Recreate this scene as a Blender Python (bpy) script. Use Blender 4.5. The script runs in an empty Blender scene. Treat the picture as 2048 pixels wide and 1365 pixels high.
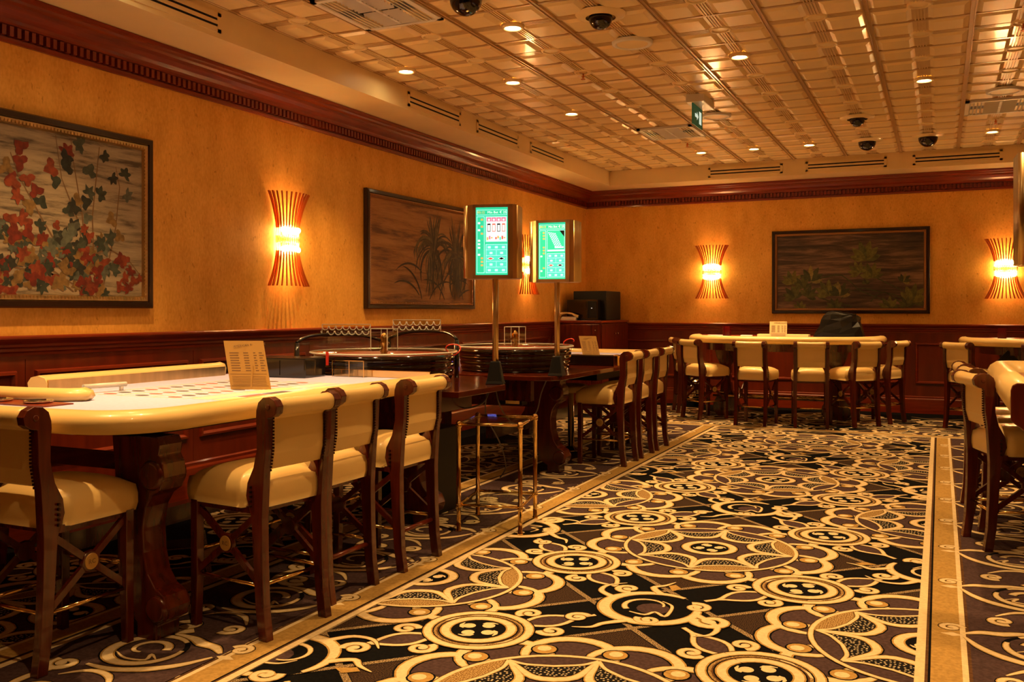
import bpy, math, random
from mathutils import Vector, Matrix
PI = math.pi
R = math.radians
# ------------------------------------------------------------------ camera
SC = bpy.context.scene
COL = SC.collection
FPX = 1860.0
cam_d = bpy.data.cameras.new('camera'); cam = bpy.data.objects.new('camera', cam_d); COL.objects.link(cam)
cam_d.sensor_width = 36.0; cam_d.lens = 36.0*FPX/2048; cam_d.shift_y = -60.5/2048
cam_d.clip_start = 0.05; cam_d.clip_end = 100
YAW = math.atan(856/FPX)
cam.location = (0, 0, 1.25); cam.rotation_euler = (PI/2, 0, YAW)
SC.camera = cam
# ------------------------------------------------------------------ world, exposure
w = bpy.data.worlds.new('world'); SC.world = w; w.use_nodes = True
w.node_tree.nodes['Background'].inputs[0].default_value = (1.0, 0.55, 0.22, 1)
w.node_tree.nodes['Background'].inputs[1].default_value = 0.02
SC.view_settings.view_transform = 'Standard'; SC.view_settings.look = 'None'
SC.view_settings.gamma = 1.0; SC.view_settings.use_curve_mapping = False
SC.view_settings.exposure = 1.12
LAMP = (1.0, 0.562, 0.205)          # tungsten halogen downlights as the camera recorded them
SCONCE = (1.0, 0.44, 0.085)
SPOT_W = 88.0
SCONCE_W = 44.0
# ------------------------------------------------------------------ room dimensions
WX, WY, CZ, SZ = -4.54, 12.36, 3.12, 2.915
RX, FY = 3.9, -2.4
SOX, SOY = -4.0, 11.80
TX, TY = 0.605, 0.66
def colx(i): return -3.745 + TX*i       # ceiling tile centres
def rowy(j): return 6.84 + TY*j
# ------------------------------------------------------------------ materials
def nt(name):
    m = bpy.data.materials.new(name); m.use_nodes = True
    return m, m.node_tree, m.node_tree.nodes['Principled BSDF']
def mat(name, c, rough=0.5, metal=0.0, var=0.0, scale=8.0, stretch=(1,1,1), bump=0.0, bscale=200.0, coat=0.0, spec=0.5, c2=None, trans=0.0, ior=1.45, sheen=0.0):
    m, t, b = nt(name)
    b.inputs['Base Color'].default_value = (*c, 1); b.inputs['Roughness'].default_value = rough
    b.inputs['Metallic'].default_value = metal; b.inputs['Specular IOR Level'].default_value = spec
    b.inputs['Coat Weight'].default_value = coat; b.inputs['Coat Roughness'].default_value = 0.08
    b.inputs['Transmission Weight'].default_value = trans; b.inputs['IOR'].default_value = ior
    if sheen: b.inputs['Sheen Weight'].default_value = sheen
    if var or c2 or bump:
        tc = t.nodes.new('ShaderNodeTexCoord'); mp = t.nodes.new('ShaderNodeMapping')
        mp.inputs['Scale'].default_value = stretch; t.links.new(tc.outputs['Object'], mp.inputs['Vector'])
        if var or c2:
            n = t.nodes.new('ShaderNodeTexNoise'); n.inputs['Scale'].default_value = scale; n.inputs['Detail'].default_value = 5
            t.links.new(mp.outputs[0], n.inputs['Vector'])
            r = t.nodes.new('ShaderNodeValToRGB')
            k = c2 if c2 else tuple(x*(1-var) for x in c)
            r.color_ramp.elements[0].color = (*k, 1); r.color_ramp.elements[0].position = 0.35
            r.color_ramp.elements[1].color = (*c, 1); r.color_ramp.elements[1].position = 0.65
            t.links.new(n.outputs['Fac'], r.inputs['Fac']); t.links.new(r.outputs['Color'], b.inputs['Base Color'])
        if bump:
            n2 = t.nodes.new('ShaderNodeTexNoise'); n2.inputs['Scale'].default_value = bscale; n2.inputs['Detail'].default_value = 3
            t.links.new(mp.outputs[0], n2.inputs['Vector'])
            bp = t.nodes.new('ShaderNodeBump'); bp.inputs['Strength'].default_value = bump; bp.inputs['Distance'].default_value = 0.002
            t.links.new(n2.outputs['Fac'], bp.inputs['Height']); t.links.new(bp.outputs[0], b.inputs['Normal'])
    return m
def emis(name, c, s):
    m, t, b = nt(name)
    b.inputs['Base Color'].default_value = (*c, 1); b.inputs['Emission Color'].default_value = (*c, 1)
    b.inputs['Emission Strength'].default_value = s
    return m
def wallpaper():
    m, t, b = nt('wallpaper'); b.inputs['Roughness'].default_value = 0.7; b.inputs['Specular IOR Level'].default_value = 0.2
    tc = t.nodes.new('ShaderNodeTexCoord')
    def nz(sc, st, det=4):
        mp = t.nodes.new('ShaderNodeMapping'); mp.inputs['Scale'].default_value = st
        t.links.new(tc.outputs['Object'], mp.inputs['Vector'])
        n = t.nodes.new('ShaderNodeTexNoise'); n.inputs['Scale'].default_value = sc; n.inputs['Detail'].default_value = det
        t.links.new(mp.outputs[0], n.inputs['Vector']); return n
    a = nz(7, (1, 1, .45)); c = nz(70, (1, 1, .5)); f = nz(7, (1, 1, 1), 8)
    ad = t.nodes.new('ShaderNodeMath'); ad.operation = 'ADD'; t.links.new(a.outputs['Fac'], ad.inputs[0]); t.links.new(c.outputs['Fac'], ad.inputs[1])
    hf = t.nodes.new('ShaderNodeMath'); hf.operation = 'MULTIPLY'; hf.inputs[1].default_value = .5; t.links.new(ad.outputs[0], hf.inputs[0])
    r = t.nodes.new('ShaderNodeValToRGB'); e = r.color_ramp.elements
    e[0].position = .36; e[0].color = (.70, .335, .050, 1); e[1].position = .62; e[1].color = (.86, .45, .085, 1)
    t.links.new(hf.outputs[0], r.inputs['Fac'])
    sp = nz(38, (1, 1, .6), 2)
    r2 = t.nodes.new('ShaderNodeValToRGB'); q = r2.color_ramp.elements
    q[0].position = .67; q[0].color = (1, 1, 1, 1); q[1].position = .74; q[1].color = (.72, .66, .55, 1)
    t.links.new(sp.outputs['Fac'], r2.inputs['Fac'])
    mx = t.nodes.new('ShaderNodeMix'); mx.data_type = 'RGBA'; mx.blend_type = 'MULTIPLY'; mx.inputs[0].default_value = 1
    t.links.new(r.outputs['Color'], mx.inputs[6]); t.links.new(r2.outputs['Color'], mx.inputs[7]); t.links.new(mx.outputs[2], b.inputs['Base Color'])
    bp = t.nodes.new('ShaderNodeBump'); bp.inputs['Strength'].default_value = .25; bp.inputs['Distance'].default_value = .003
    t.links.new(c.outputs['Fac'], bp.inputs['Height']); t.links.new(bp.outputs[0], b.inputs['Normal'])
    return m
def dotted(name, base, dot, scale, size):
    m, t, b = nt(name); b.inputs['Roughness'].default_value = 1; b.inputs['Specular IOR Level'].default_value = .05
    tc = t.nodes.new('ShaderNodeTexCoord'); v = t.nodes.new('ShaderNodeTexVoronoi'); v.inputs['Scale'].default_value = scale
    v.voronoi_dimensions = '2D'; v.inputs['Randomness'].default_value = .6
    t.links.new(tc.outputs['Object'], v.inputs['Vector'])
    r = t.nodes.new('ShaderNodeValToRGB'); e = r.color_ramp.elements
    e[0].position = size; e[0].color = (*dot, 1); e[1].position = size+.08; e[1].color = (*base, 1)
    t.links.new(v.outputs['Distance'], r.inputs['Fac']); t.links.new(r.outputs['Color'], b.inputs['Base Color'])
    return m
def pile(name, c, k=.35):
    return mat(name, c, rough=1, spec=.05, var=k, scale=70, bump=.6, bscale=500)
def canvas(name, c1, c2, c3, sc=3.0):
    m, t, b = nt(name); b.inputs['Roughness'].default_value = .6
    tc = t.nodes.new('ShaderNodeTexCoord'); mp = t.nodes.new('ShaderNodeMapping'); mp.inputs['Scale'].default_value = (.9, 1, 9)
    t.links.new(tc.outputs['Object'], mp.inputs['Vector'])
    n = t.nodes.new('ShaderNodeTexNoise'); n.inputs['Scale'].default_value = sc; n.inputs['Detail'].default_value = 9; n.inputs['Roughness'].default_value = .68
    n.inputs['Distortion'].default_value = .3
    t.links.new(mp.outputs[0], n.inputs['Vector'])
    r = t.nodes.new('ShaderNodeValToRGB'); e = r.color_ramp.elements
    e[0].position = .36; e[0].color = (*c1, 1); e[1].position = .66; e[1].color = (*c3, 1)
    x = e.new(.5); x.color = (*c2, 1)
    t.links.new(n.outputs['Fac'], r.inputs['Fac']); t.links.new(r.outputs['Color'], b.inputs['Base Color'])
    return m
M = {}
M['wall'] = wallpaper()
M['wood'] = mat('mahogany', (.17, .022, .005), rough=.28, c2=(.085, .009, .003), scale=5, stretch=(6, 6, .7), coat=.5)
M['wood_h'] = mat('mahogany_rail', (.24, .026, .002), rough=.34, c2=(.17, .017, .002), scale=5, stretch=(.8, .8, 8), coat=.25)
M['stoolwood'] = mat('stool_mahogany', (.105, .013, .004), rough=.26, c2=(.055, .006, .002), scale=5, stretch=(6, 6, .7), coat=.5)
M['shelf'] = mat('shelf_mahogany', (.10, .012, .003), rough=.16, c2=(.06, .007, .002), scale=5, stretch=(1, 6, 1), coat=.6)
M['wood_dark'] = mat('dark_mahogany', (.075, .012, .006), rough=.25, c2=(.035, .006, .003), scale=6, stretch=(5, 5, .8), coat=.7)
M['wood_panel'] = mat('panel_mahogany', (.18, .020, .003), rough=.36, c2=(.12, .012, .002), scale=3, stretch=(4, 4, .6), coat=.2)
M['plaster'] = mat('cream_plaster', (.88, .68, .34), rough=.45, var=.06, scale=3)
M['tile'] = mat('pressed_tin_cream', (.92, .70, .34), rough=.34, var=.08, scale=4, coat=.22)
M['tile_band'] = mat('pressed_tin_band', (.74, .52, .24), rough=.34, var=.12, scale=6, coat=.3)
M['tee'] = mat('ceiling_tee_gold', (.52, .33, .14), rough=.3, coat=.3)
M['leather'] = mat('cream_leather', (.80, .58, .235), rough=.36, var=.05, scale=4, coat=.18, bump=.12, bscale=90)
M['felt'] = mat('lilac_felt', (.50, .50, .82), rough=.95, var=.08, scale=60, spec=.1, bump=.2)
M['slip'] = mat('gilt_brown_slip', (.34, .16, .05), rough=.35, metal=.5)
M['frame'] = mat('black_brown_frame', (.022, .009, .005), rough=.25, coat=.4)
M['brass'] = mat('polished_brass', (.80, .55, .22), rough=.12, metal=1)
M['brass_soft'] = mat('brushed_brass', (.74, .52, .24), rough=.32, metal=1, var=.2, scale=3, stretch=(1, 6, 1))
M['chrome'] = mat('chrome', (.8, .76, .68), rough=.1, metal=1)
M['copper'] = mat('copper_strip', (.60, .15, .025), rough=.35, metal=.6)
M['black'] = mat('black_gloss', (.012, .010, .010), rough=.12, coat=.5)
M['blackmat'] = mat('black_plastic', (.008, .008, .009), rough=.5, spec=.25)
M['wheel'] = mat('dark_walnut_gloss', (.010, .004, .003), rough=.08, coat=.6)
M['stud'] = mat('dark_stud', (.05, .02, .01), rough=.3, metal=.8)
M['card'] = mat('ochre_card', (.42, .25, .065), rough=.5)
M['card2'] = mat('pale_yellow_card', (.85, .68, .30), rough=.5)
M['ink'] = mat('brown_ink', (.16, .09, .04), rough=.7)
M['white'] = mat('white_plastic', (.80, .76, .68), rough=.35)
M['red'] = mat('red_plastic', (.75, .05, .03), rough=.3)
M['darkred'] = mat('dark_red_acrylic', (.12, .004, .004), rough=.15)
M['redfelt'] = mat('red_print', (.62, .14, .12), rough=.9)
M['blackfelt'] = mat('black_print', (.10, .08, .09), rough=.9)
M['goldfelt'] = mat('yellow_print', (.85, .70, .38), rough=.9)
M['cable'] = mat('grey_cable', (.12, .10, .08), rough=.6)
M['bag'] = mat('black_vinyl_cover', (.007, .006, .005), rough=.3, spec=.3, bump=.3, bscale=14)
M['acrylic'] = mat('clear_acrylic', (.97, .98, .96), rough=.02, trans=1.0, ior=1.25)
M['acryedge'] = mat('frosted_acrylic_edge', (.85, .85, .80), rough=.25, trans=.4)
def glassy(name, col, f):
    m = bpy.data.materials.new(name); m.use_nodes = True; t = m.node_tree; t.nodes.clear()
    o = t.nodes.new('ShaderNodeOutputMaterial'); tr = t.nodes.new('ShaderNodeBsdfTransparent'); g = t.nodes.new('ShaderNodeBsdfGlossy')
    tr.inputs[0].default_value = (*col, 1); g.inputs['Roughness'].default_value = .03
    lw = t.nodes.new('ShaderNodeLayerWeight'); lw.inputs[0].default_value = .5; fr = t.nodes.new('ShaderNodeMath'); fr.operation = 'POWER'; fr.inputs[1].default_value = 4.5; t.links.new(lw.outputs['Facing'], fr.inputs[0])
    ad = t.nodes.new('ShaderNodeMath'); ad.operation = 'MULTIPLY_ADD'; ad.inputs[1].default_value = .6; ad.inputs[2].default_value = f+.02; ad.use_clamp = True
    mx = t.nodes.new('ShaderNodeMixShader')
    t.links.new(fr.outputs[0], ad.inputs[0]); t.links.new(ad.outputs[0], mx.inputs[0])
    t.links.new(tr.outputs[0], mx.inputs[1]); t.links.new(g.outputs[0], mx.inputs[2]); t.links.new(mx.outputs[0], o.inputs[0])
    return m
M['glass'] = glassy('clear_glass', (.93, .95, .92), .02)
M['smoke'] = glassy('clear_acrylic_sheet', (.90, .89, .84), .03)
M['bulb'] = emis('lit_halogen', (1.0, .80, .45), 20)
M['bulb2'] = emis('lit_sconce_bulb', (1.0, .66, .26), 60)
M['crystal'] = mat('crystal_rods', (.9, .75, .5), rough=.15, trans=.6, ior=1.3)
M['s_green'] = emis('screen_green', (.02, .50, .26), .62)
M['s_teal'] = emis('screen_teal', (.06, .58, .42), .66)
M['s_line'] = emis('screen_pale_line', (.45, .95, .85), .6)
M['s_white'] = emis('screen_white', (.85, .92, .90), .5)
M['s_pink'] = emis('screen_pink', (.80, .18, .32), .5)
M['s_red'] = emis('screen_red', (.75, .12, .08), .5)
M['s_black'] = mat('screen_black', (.01, .02, .02), rough=.3)
M['s_orange'] = emis('screen_orange', (.75, .42, .10), .5)
M['s_blue'] = emis('blue_lcd', (.20, .22, 1.0), 1.6)
M['exit'] = emis('exit_green', (.006, .06, .022), .25)
M['exitw'] = emis('exit_white', (.6, .75, .6), .4)
# carpet wools
M['c_black'] = pile('wool_black', (.007, .007, .008))
M['c_cream'] = pile('wool_cream', (.74, .60, .36), .15)
M['c_gold'] = pile('wool_gold', (.46, .29, .09), .25)
M['c_brown'] = pile('wool_brown', (.125, .062, .028))
M['c_purple'] = pile('wool_aubergine', (.082, .050, .052), .35)
M['c_speck'] = dotted('wool_speckled', (.030, .018, .014), (.09, .055, .03), 130, .22)
M['c_tweed'] = dotted('wool_tweed', (.10, .065, .035), (.42, .32, .18), 160, .32)
M['c_dots'] = dotted('wool_dotted', (.012, .011, .011), (.50, .42, .28), 62, .20)
M['c_gdots'] = dotted('wool_gold_dotted', (.22, .13, .045), (.45, .32, .14), 120, .3)
# ------------------------------------------------------------------ mesh builder
class MB:
    def __init__(s): s.v = []; s.f = []; s.m = []; s.sm = []; s.X = None
    def P(s, p):
        p = Vector(p)
        if s.X is not None: p = s.X @ p
        s.v.append(p); return len(s.v)-1
    def F(s, idx, mi=0, sm=False): s.f.append(tuple(idx)); s.m.append(mi); s.sm.append(sm)
    def box(s, x0, x1, y0, y1, z0, z1, mi=0):
        i = [s.P((x, y, z)) for z in (z0, z1) for y in (y0, y1) for x in (x0, x1)]
        for q in ((0,2,3,1), (4,5,7,6), (0,1,5,4), (2,6,7,3), (0,4,6,2), (1,3,7,5)): s.F([i[k] for k in q], mi)
        return s
    def bar(s, a, b, w, h, mi=0, up=(0,0,1)):
        a, b = Vector(a), Vector(b); d = (b-a).normalized(); u = Vector(up)
        x = d.cross(u)
        if x.length < 1e-4: x = d.cross(Vector((1,0,0)))
        x.normalize(); y = x.cross(d).normalized()
        i = [s.P(p + x*sx*w/2 + y*sy*h/2) for p in (a, b) for sy in (-1, 1) for sx in (-1, 1)]
        for q in ((0,2,3,1), (4,5,7,6), (0,1,5,4), (2,6,7,3), (0,4,6,2), (1,3,7,5)): s.F([i[k] for k in q], mi)
        return s
    def tube(s, pts, r, n=10, mi=0, cap=True):
        pts = [Vector(p) for p in pts]; rings = []
        px = None
        for k, p in enumerate(pts):
            d = (pts[min(k+1, len(pts)-1)] - pts[max(k-1, 0)]).normalized()
            if px is None:
                px = d.cross(Vector((0,0,1)))
                if px.length < .05: px = d.cross(Vector((1,0,0)))
            px = (px - d*px.dot(d)).normalized(); py = d.cross(px)
            rr = r[k] if isinstance(r, (list, tuple)) else r
            rings.append([s.P(p + px*rr*math.cos(2*PI*j/n) + py*rr*math.sin(2*PI*j/n)) for j in range(n)])
        for a, b in zip(rings, rings[1:]):
            for j in range(n): s.F((a[j], a[(j+1) % n], b[(j+1) % n], b[j]), mi, True)
        if cap: s.F(rings[0][::-1], mi); s.F(rings[-1], mi)
        return s
    def lathe(s, prof, n=24, c=(0,0,0), mi=0, axis='z', cap=True, a0=0, a1=2*PI, sm=True):
        c = Vector(c); full = abs(a1-a0-2*PI) < 1e-6; nn = n if full else n+1
        rings = []
        for r, z in prof:
            ring = []
            for j in range(nn):
                a = a0+(a1-a0)*j/n; p = (r*math.cos(a), r*math.sin(a), z)
                if axis == 'x': p = (p[2], p[0], p[1])
                elif axis == 'y': p = (p[0], p[2], p[1])
                ring.append(s.P(c+Vector(p)))
            rings.append(ring)
        for a, b in zip(rings, rings[1:]):
            for j in range(n if full else nn-1): s.F((a[j], a[(j+1) % nn], b[(j+1) % nn], b[j]), mi, sm)
        if cap and full: s.F(rings[0][::-1], mi); s.F(rings[-1], mi)
        return s
    def cyl(s, c, r, h, n=20, mi=0, axis='z'): return s.lathe([(r, 0), (r, h)], n, c, mi, axis)
    def prism(s, poly, a0, a1, plane='xz', mi=0):
        def pt(u, v, a): return {'xz': (u, a, v), 'yz': (a, u, v), 'xy': (u, v, a)}[plane]
        A = [s.P(pt(u, v, a0)) for u, v in poly]; B = [s.P(pt(u, v, a1)) for u, v in poly]; n = len(poly)
        s.F(A[::-1], mi); s.F(B, mi)
        for j in range(n): s.F((A[j], A[(j+1) % n], B[(j+1) % n], B[j]), mi)
        return s
    def strip(s, secs, mi=0, cap=True, sm=False):       # loft closed sections of equal length
        R_ = [[s.P(p) for p in q] for q in secs]; n = len(R_[0])
        for a, b in zip(R_, R_[1:]):
            for j in range(n): s.F((a[j], a[(j+1) % n], b[(j+1) % n], b[j]), mi, sm)
        if cap: s.F(R_[0][::-1], mi); s.F(R_[-1], mi)
        return s
    def sweep(s, path, prof, mi=0, sm=True, cap=True, flip=False):   # profile (inward n, z) along a plan path
        n = len(path); secs = []
        for k in range(n):
            p = Vector(path[k]); a = Vector(path[max(k-1, 0)]); b = Vector(path[min(k+1, n-1)])
            d1 = (p-a).normalized() if k > 0 else (b-p).normalized(); d2 = (b-p).normalized() if k < n-1 else d1
            t = (d1+d2).normalized(); nn = Vector((-t.y, t.x)); 
            if flip: nn = -nn
            m = 1/max(.3, t.dot(d1))
            secs.append([(p.x+nn.x*u*m, p.y+nn.y*u*m, z) for u, z in prof])
        return s.strip(secs, mi, cap, sm)
    def pillow(s, x0, x1, y0, y1, z0, z1, crown, rad=.03, n=10, mi=0):
        zs = []
        for k in range(n+1):
            row = []
            for j in range(n+1):
                u = -1+2*k/n; v = -1+2*j/n
                c = (1-abs(u)**3.2)*(1-abs(v)**3.2)
                row.append(s.P((x0+(x1-x0)*(u+1)/2, y0+(y1-y0)*(v+1)/2, z1+crown*c**.55)))
            zs.append(row)
        for k in range(n):
            for j in range(n): s.F((zs[k][j], zs[k+1][j], zs[k+1][j+1], zs[k][j+1]), mi, True)
        # sides bulge slightly outward
        loop = [zs[k][0] for k in range(n)] + [zs[n][j] for j in range(n)] + [zs[k][n] for k in range(n, 0, -1)] + [zs[0][j] for j in range(n, 0, -1)]
        cx, cy = (x0+x1)/2, (y0+y1)/2
        inv = s.X.inverted() if s.X is not None else None
        prev = loop
        for f, o in ((.35, .008), (.7, .008), (1.0, .0)):
            cur = []
            for i in loop:
                p = s.v[i] if inv is None else inv @ s.v[i]
                d = Vector((p.x-cx, p.y-cy)); d = d.normalized()*o
                cur.append(s.P((p.x+d.x, p.y+d.y, z1-(z1-z0)*f)))
            L = len(loop)
            for j in range(L): s.F((prev[j], prev[(j+1) % L], cur[(j+1) % L], cur[j])[::-1], mi, True)
            prev = cur
        s.F(prev, mi)
        return s
    def ribbon(s, pts, wd, z, mi=0):
        n = len(pts); L = []
        for k in range(n):
            p = Vector(pts[k]); d = (Vector(pts[min(k+1, n-1)])-Vector(pts[max(k-1, 0)])).normalized()
            q = Vector((-d.y, d.x)); ww = wd[k] if isinstance(wd, (list, tuple)) else wd
            L.append((s.P((p.x+q.x*ww/2, p.y+q.y*ww/2, z)), s.P((p.x-q.x*ww/2, p.y-q.y*ww/2, z))))
        for a, b in zip(L, L[1:]): s.F((a[0], a[1], b[1], b[0]), mi)
        return s
    def fan(s, pts, z, mi=0, c=None):
        if c is None: c = (sum(p[0] for p in pts)/len(pts), sum(p[1] for p in pts)/len(pts))
        i0 = s.P((c[0], c[1], z)); I = [s.P((p[0], p[1], z)) for p in pts]
        for j in range(len(I)): s.F((i0, I[j], I[(j+1) % len(I)]), mi)
        return s
    def mesh(s, name, mats):
        me = bpy.data.meshes.new(name); me.from_pydata([tuple(v) for v in s.v], [], s.f)
        for m in mats: me.materials.append(m)
        me.polygons.foreach_set('material_index', s.m); me.polygons.foreach_set('use_smooth', s.sm); me.update()
        return me
def tag(o, label=None, cat=None, group=None, kind=None):
    for k, v in (('label', label), ('category', cat), ('group', group), ('kind', kind)):
        if v: o[k] = v
    return o
def put(name, mb, mats, parent=None, loc=(0,0,0), rot=(0,0,0), bevel=0, **kw):
    if isinstance(mats, str): mats = [mats]
    me = mb if isinstance(mb, bpy.types.Mesh) else mb.mesh(name, [M[x] for x in mats])
    o = bpy.data.objects.new(name, me); COL.objects.link(o)
    o.location = loc; o.rotation_euler = rot
    if parent: o.parent = parent
    if bevel:
        b = o.modifiers.new('bevel', 'BEVEL'); b.width = bevel; b.segments = 2; b.limit_method = 'ANGLE'; b.angle_limit = R(40)
    return tag(o, **kw)
def empty(name, loc=(0,0,0), rz=0, **kw):
    o = bpy.data.objects.new(name, None); COL.objects.link(o); o.location = loc; o.rotation_euler = (0, 0, rz)
    o.empty_display_size = .1
    return tag(o, **kw)
def kids(o): return [c for c in bpy.data.objects if c.parent == o]
def dup(root, loc, rz, **kw):
    r = root.copy(); COL.objects.link(r); r.location = loc; r.rotation_euler = (0, 0, rz)
    tag(r, **kw)
    for ch in KID[root.name]:
        c = ch.copy(); COL.objects.link(c); c.parent = r
        for g in KID.get(ch.name, []):
            d = g.copy(); COL.objects.link(d); d.parent = c
    return r
KID = {}
def reg(root):
    cs = kids(root); KID[root.name] = cs
    for c in cs: KID[c.name] = kids(c)
def text_mesh(body, size, mat_, depth=0.0006, align='CENTER'):
    c = bpy.data.curves.new('lettering', 'FONT'); c.body = body; c.size = size; c.extrude = depth; c.align_x = align; c.align_y = 'CENTER'
    c.resolution_u = 2
    t = bpy.data.objects.new('lettering', c); COL.objects.link(t)
    dg = bpy.context.evaluated_depsgraph_get(); me = bpy.data.meshes.new_from_object(t.evaluated_get(dg))
    bpy.data.objects.remove(t); bpy.data.curves.remove(c)
    me.materials.clear(); me.materials.append(M[mat_]); return me
def arc(cx, cy, r, a0, a1, n=10): return [(cx+r*math.cos(R(a0+(a1-a0)*k/n)), cy+r*math.sin(R(a0+(a1-a0)*k/n))) for k in range(n+1)]
# ------------------------------------------------------------------ floor and carpet
fl = put('floor', MB().box(WX, RX, FY, WY, -.1, 0), 'c_black', kind='structure')
MC = ['c_black', 'c_cream', 'c_gold', 'c_brown', 'c_purple', 'c_speck', 'c_tweed', 'c_dots', 'c_gdots']
BK, CR, GD, BR, PU, SP, TW, DT, GT = range(9)
CN = [0]
def zz(l):
    CN[0] += 1
    return .0004 + l*.00035 + (CN[0] % 300)*.000001
def stroke(b, pts, wd, l=2):
    if 3 <= len(pts) < 9:
        P_ = [Vector(p) for p in pts]; W_ = list(wd) if isinstance(wd, (list, tuple)) else [wd]*len(pts); o, ow_ = [], []
        for k in range(len(P_)-1):
            a, p, q, d = P_[max(k-1, 0)], P_[k], P_[k+1], P_[min(k+2, len(P_)-1)]
            for t in (0, .25, .5, .75):
                v = .5*((2*p)+(q-a)*t+(2*a-5*p+4*q-d)*t*t+(3*p-a-3*q+d)*t**3); o.append((v.x, v.y)); ow_.append(W_[k]*(1-t)+W_[k+1]*t)
        o.append(tuple(P_[-1])); ow_.append(W_[-1]); pts, wd = o, ow_
    f = (lambda k: [x*k for x in wd]) if isinstance(wd, (list, tuple)) else (lambda k: wd*k)
    b.ribbon(pts, f(1.75), zz(l), BK); b.ribbon(pts, f(1.38), zz(l+1), GD); b.ribbon(pts, wd, zz(l+2), CR)
def spiral(cx, cy, r, a0, turns, sgn=1, n=22, r1=.25):
    out = []
    for k in range(n+1):
        t = k/n; a = a0+sgn*turns*2*PI*t; q = r*(1-(1-r1)*t)
        out.append((cx+q*math.cos(a), cy+q*math.sin(a)))
    return out
def circ(cx, cy, r, n=28): return [(cx+r*math.cos(2*PI*k/n), cy+r*math.sin(2*PI*k/n)) for k in range(n+1)]
def eye(b, cx, cy, r, a0, sgn, l=3):
    p = spiral(cx, cy, r, a0, 1.15, sgn, 18, .30)
    stroke(b, p, [r*.50*(1-.35*k/18) for k in range(19)], l)
    e = p[-1]; b.fan(circ((e[0]+cx)/2, (e[1]+cy)/2, r*.34, 10)[:-1], zz(l+2), CR)
def swirls(b, r, l=4):
    for k in range(4):
        a = k*PI/2+.4; ca, sa = math.cos(a), math.sin(a)
        bx, by = r*.46*ca, r*.46*sa
        b.fan(circ(bx, by, r*.22, 14)[:-1], zz(l+1), CR)
        q = [(.46, .20), (.60, .22), (.74, .10), (.80, -.10)]
        q = [(r*(u*ca-v*sa), r*(u*sa+v*ca)) for u, v in q]
        b.ribbon(q, [r*x for x in (.20, .17, .12, .04)], zz(l), CR)
def medallion():
    b = MB()
    for k in range(12):
        a = k*PI/6+PI/12; cx, cy = .455*math.cos(a), .455*math.sin(a)
        b.fan(circ(cx, cy, .165, 20)[:-1], zz(2), PU)
    for k in range(12):
        a = k*PI/6+PI/12; cx, cy = .455*math.cos(a), .455*math.sin(a)
        pts = arc(cx, cy, .165, math.degrees(a)-118, math.degrees(a)+108, 16)
        stroke(b, pts, [.018+.022*math.sin(PI*j/16)**.6 for j in range(17)], 3)
        c2 = a+PI/12*.75
        b.fan(circ(.505*math.cos(c2), .505*math.sin(c2), .052, 14)[:-1], zz(6), BK)
        b.fan(circ(.505*math.cos(c2), .505*math.sin(c2), .045, 14)[:-1], zz(7), GD)
        b.fan(circ(.512*math.cos(c2), .512*math.sin(c2), .026, 12)[:-1], zz(8), CR)
    b.fan(circ(0, 0, .445, 48)[:-1], zz(8), PU)
    stroke(b, circ(0, 0, .437, 48), .016, 9)
    b.fan(circ(0, 0, .20, 32)[:-1], zz(9), PU)
    for k in range(8):
        a0, a1 = k*PI/4, (k+1)*PI/4; am = (a0+a1)/2
        half = [(.160, .386), (.139, .352), (.121, .318), (.106, .286), (.090, .258), (.070, .236), (.042, .222), (.0, .217)]
        oh = [(.160, .386), (.142, .375), (.120, .360), (.098, .350), (.076, .345), (.052, .342), (.026, .339), (.0, .336)]
        inl = [(-x_, y_) for x_, y_ in half]+half[-2::-1]; oul = [(-x_, y_) for x_, y_ in oh]+oh[-2::-1]
        ca, sa = math.cos(am), math.sin(am)
        inner = [(y_*ca+x_*sa, y_*sa-x_*ca) for x_, y_ in inl]; outer = [(y_*ca+x_*sa, y_*sa-x_*ca) for x_, y_ in oul]
        zl = zz(10)
        for j in range(14):
            q4 = [b.P((*p_, zl)) for p_ in (inner[j], inner[j+1], outer[j+1], outer[j])]; b.F(q4, DT)
        ow = [(.428*math.cos(math.atan2(q_[1], q_[0])), .428*math.sin(math.atan2(q_[1], q_[0]))) for q_ in outer]
        if k % 3 == 0:
            for j in range(14):
                i = [b.P((*q, zz(9))) for q in (outer[j], outer[j+1], ow[j+1], ow[j])]; b.F(i, GT)
        stroke(b, inner, [.008+.022*math.sin(PI*j/14) for j in range(15)], 11)
        stroke(b, outer, .013, 11)
    b.fan(circ(0, 0, .125, 28)[:-1], zz(12), BK)
    stroke(b, circ(0, 0, .122, 28), .034, 12)
    swirls(b, .105, 13)
    return b
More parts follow.
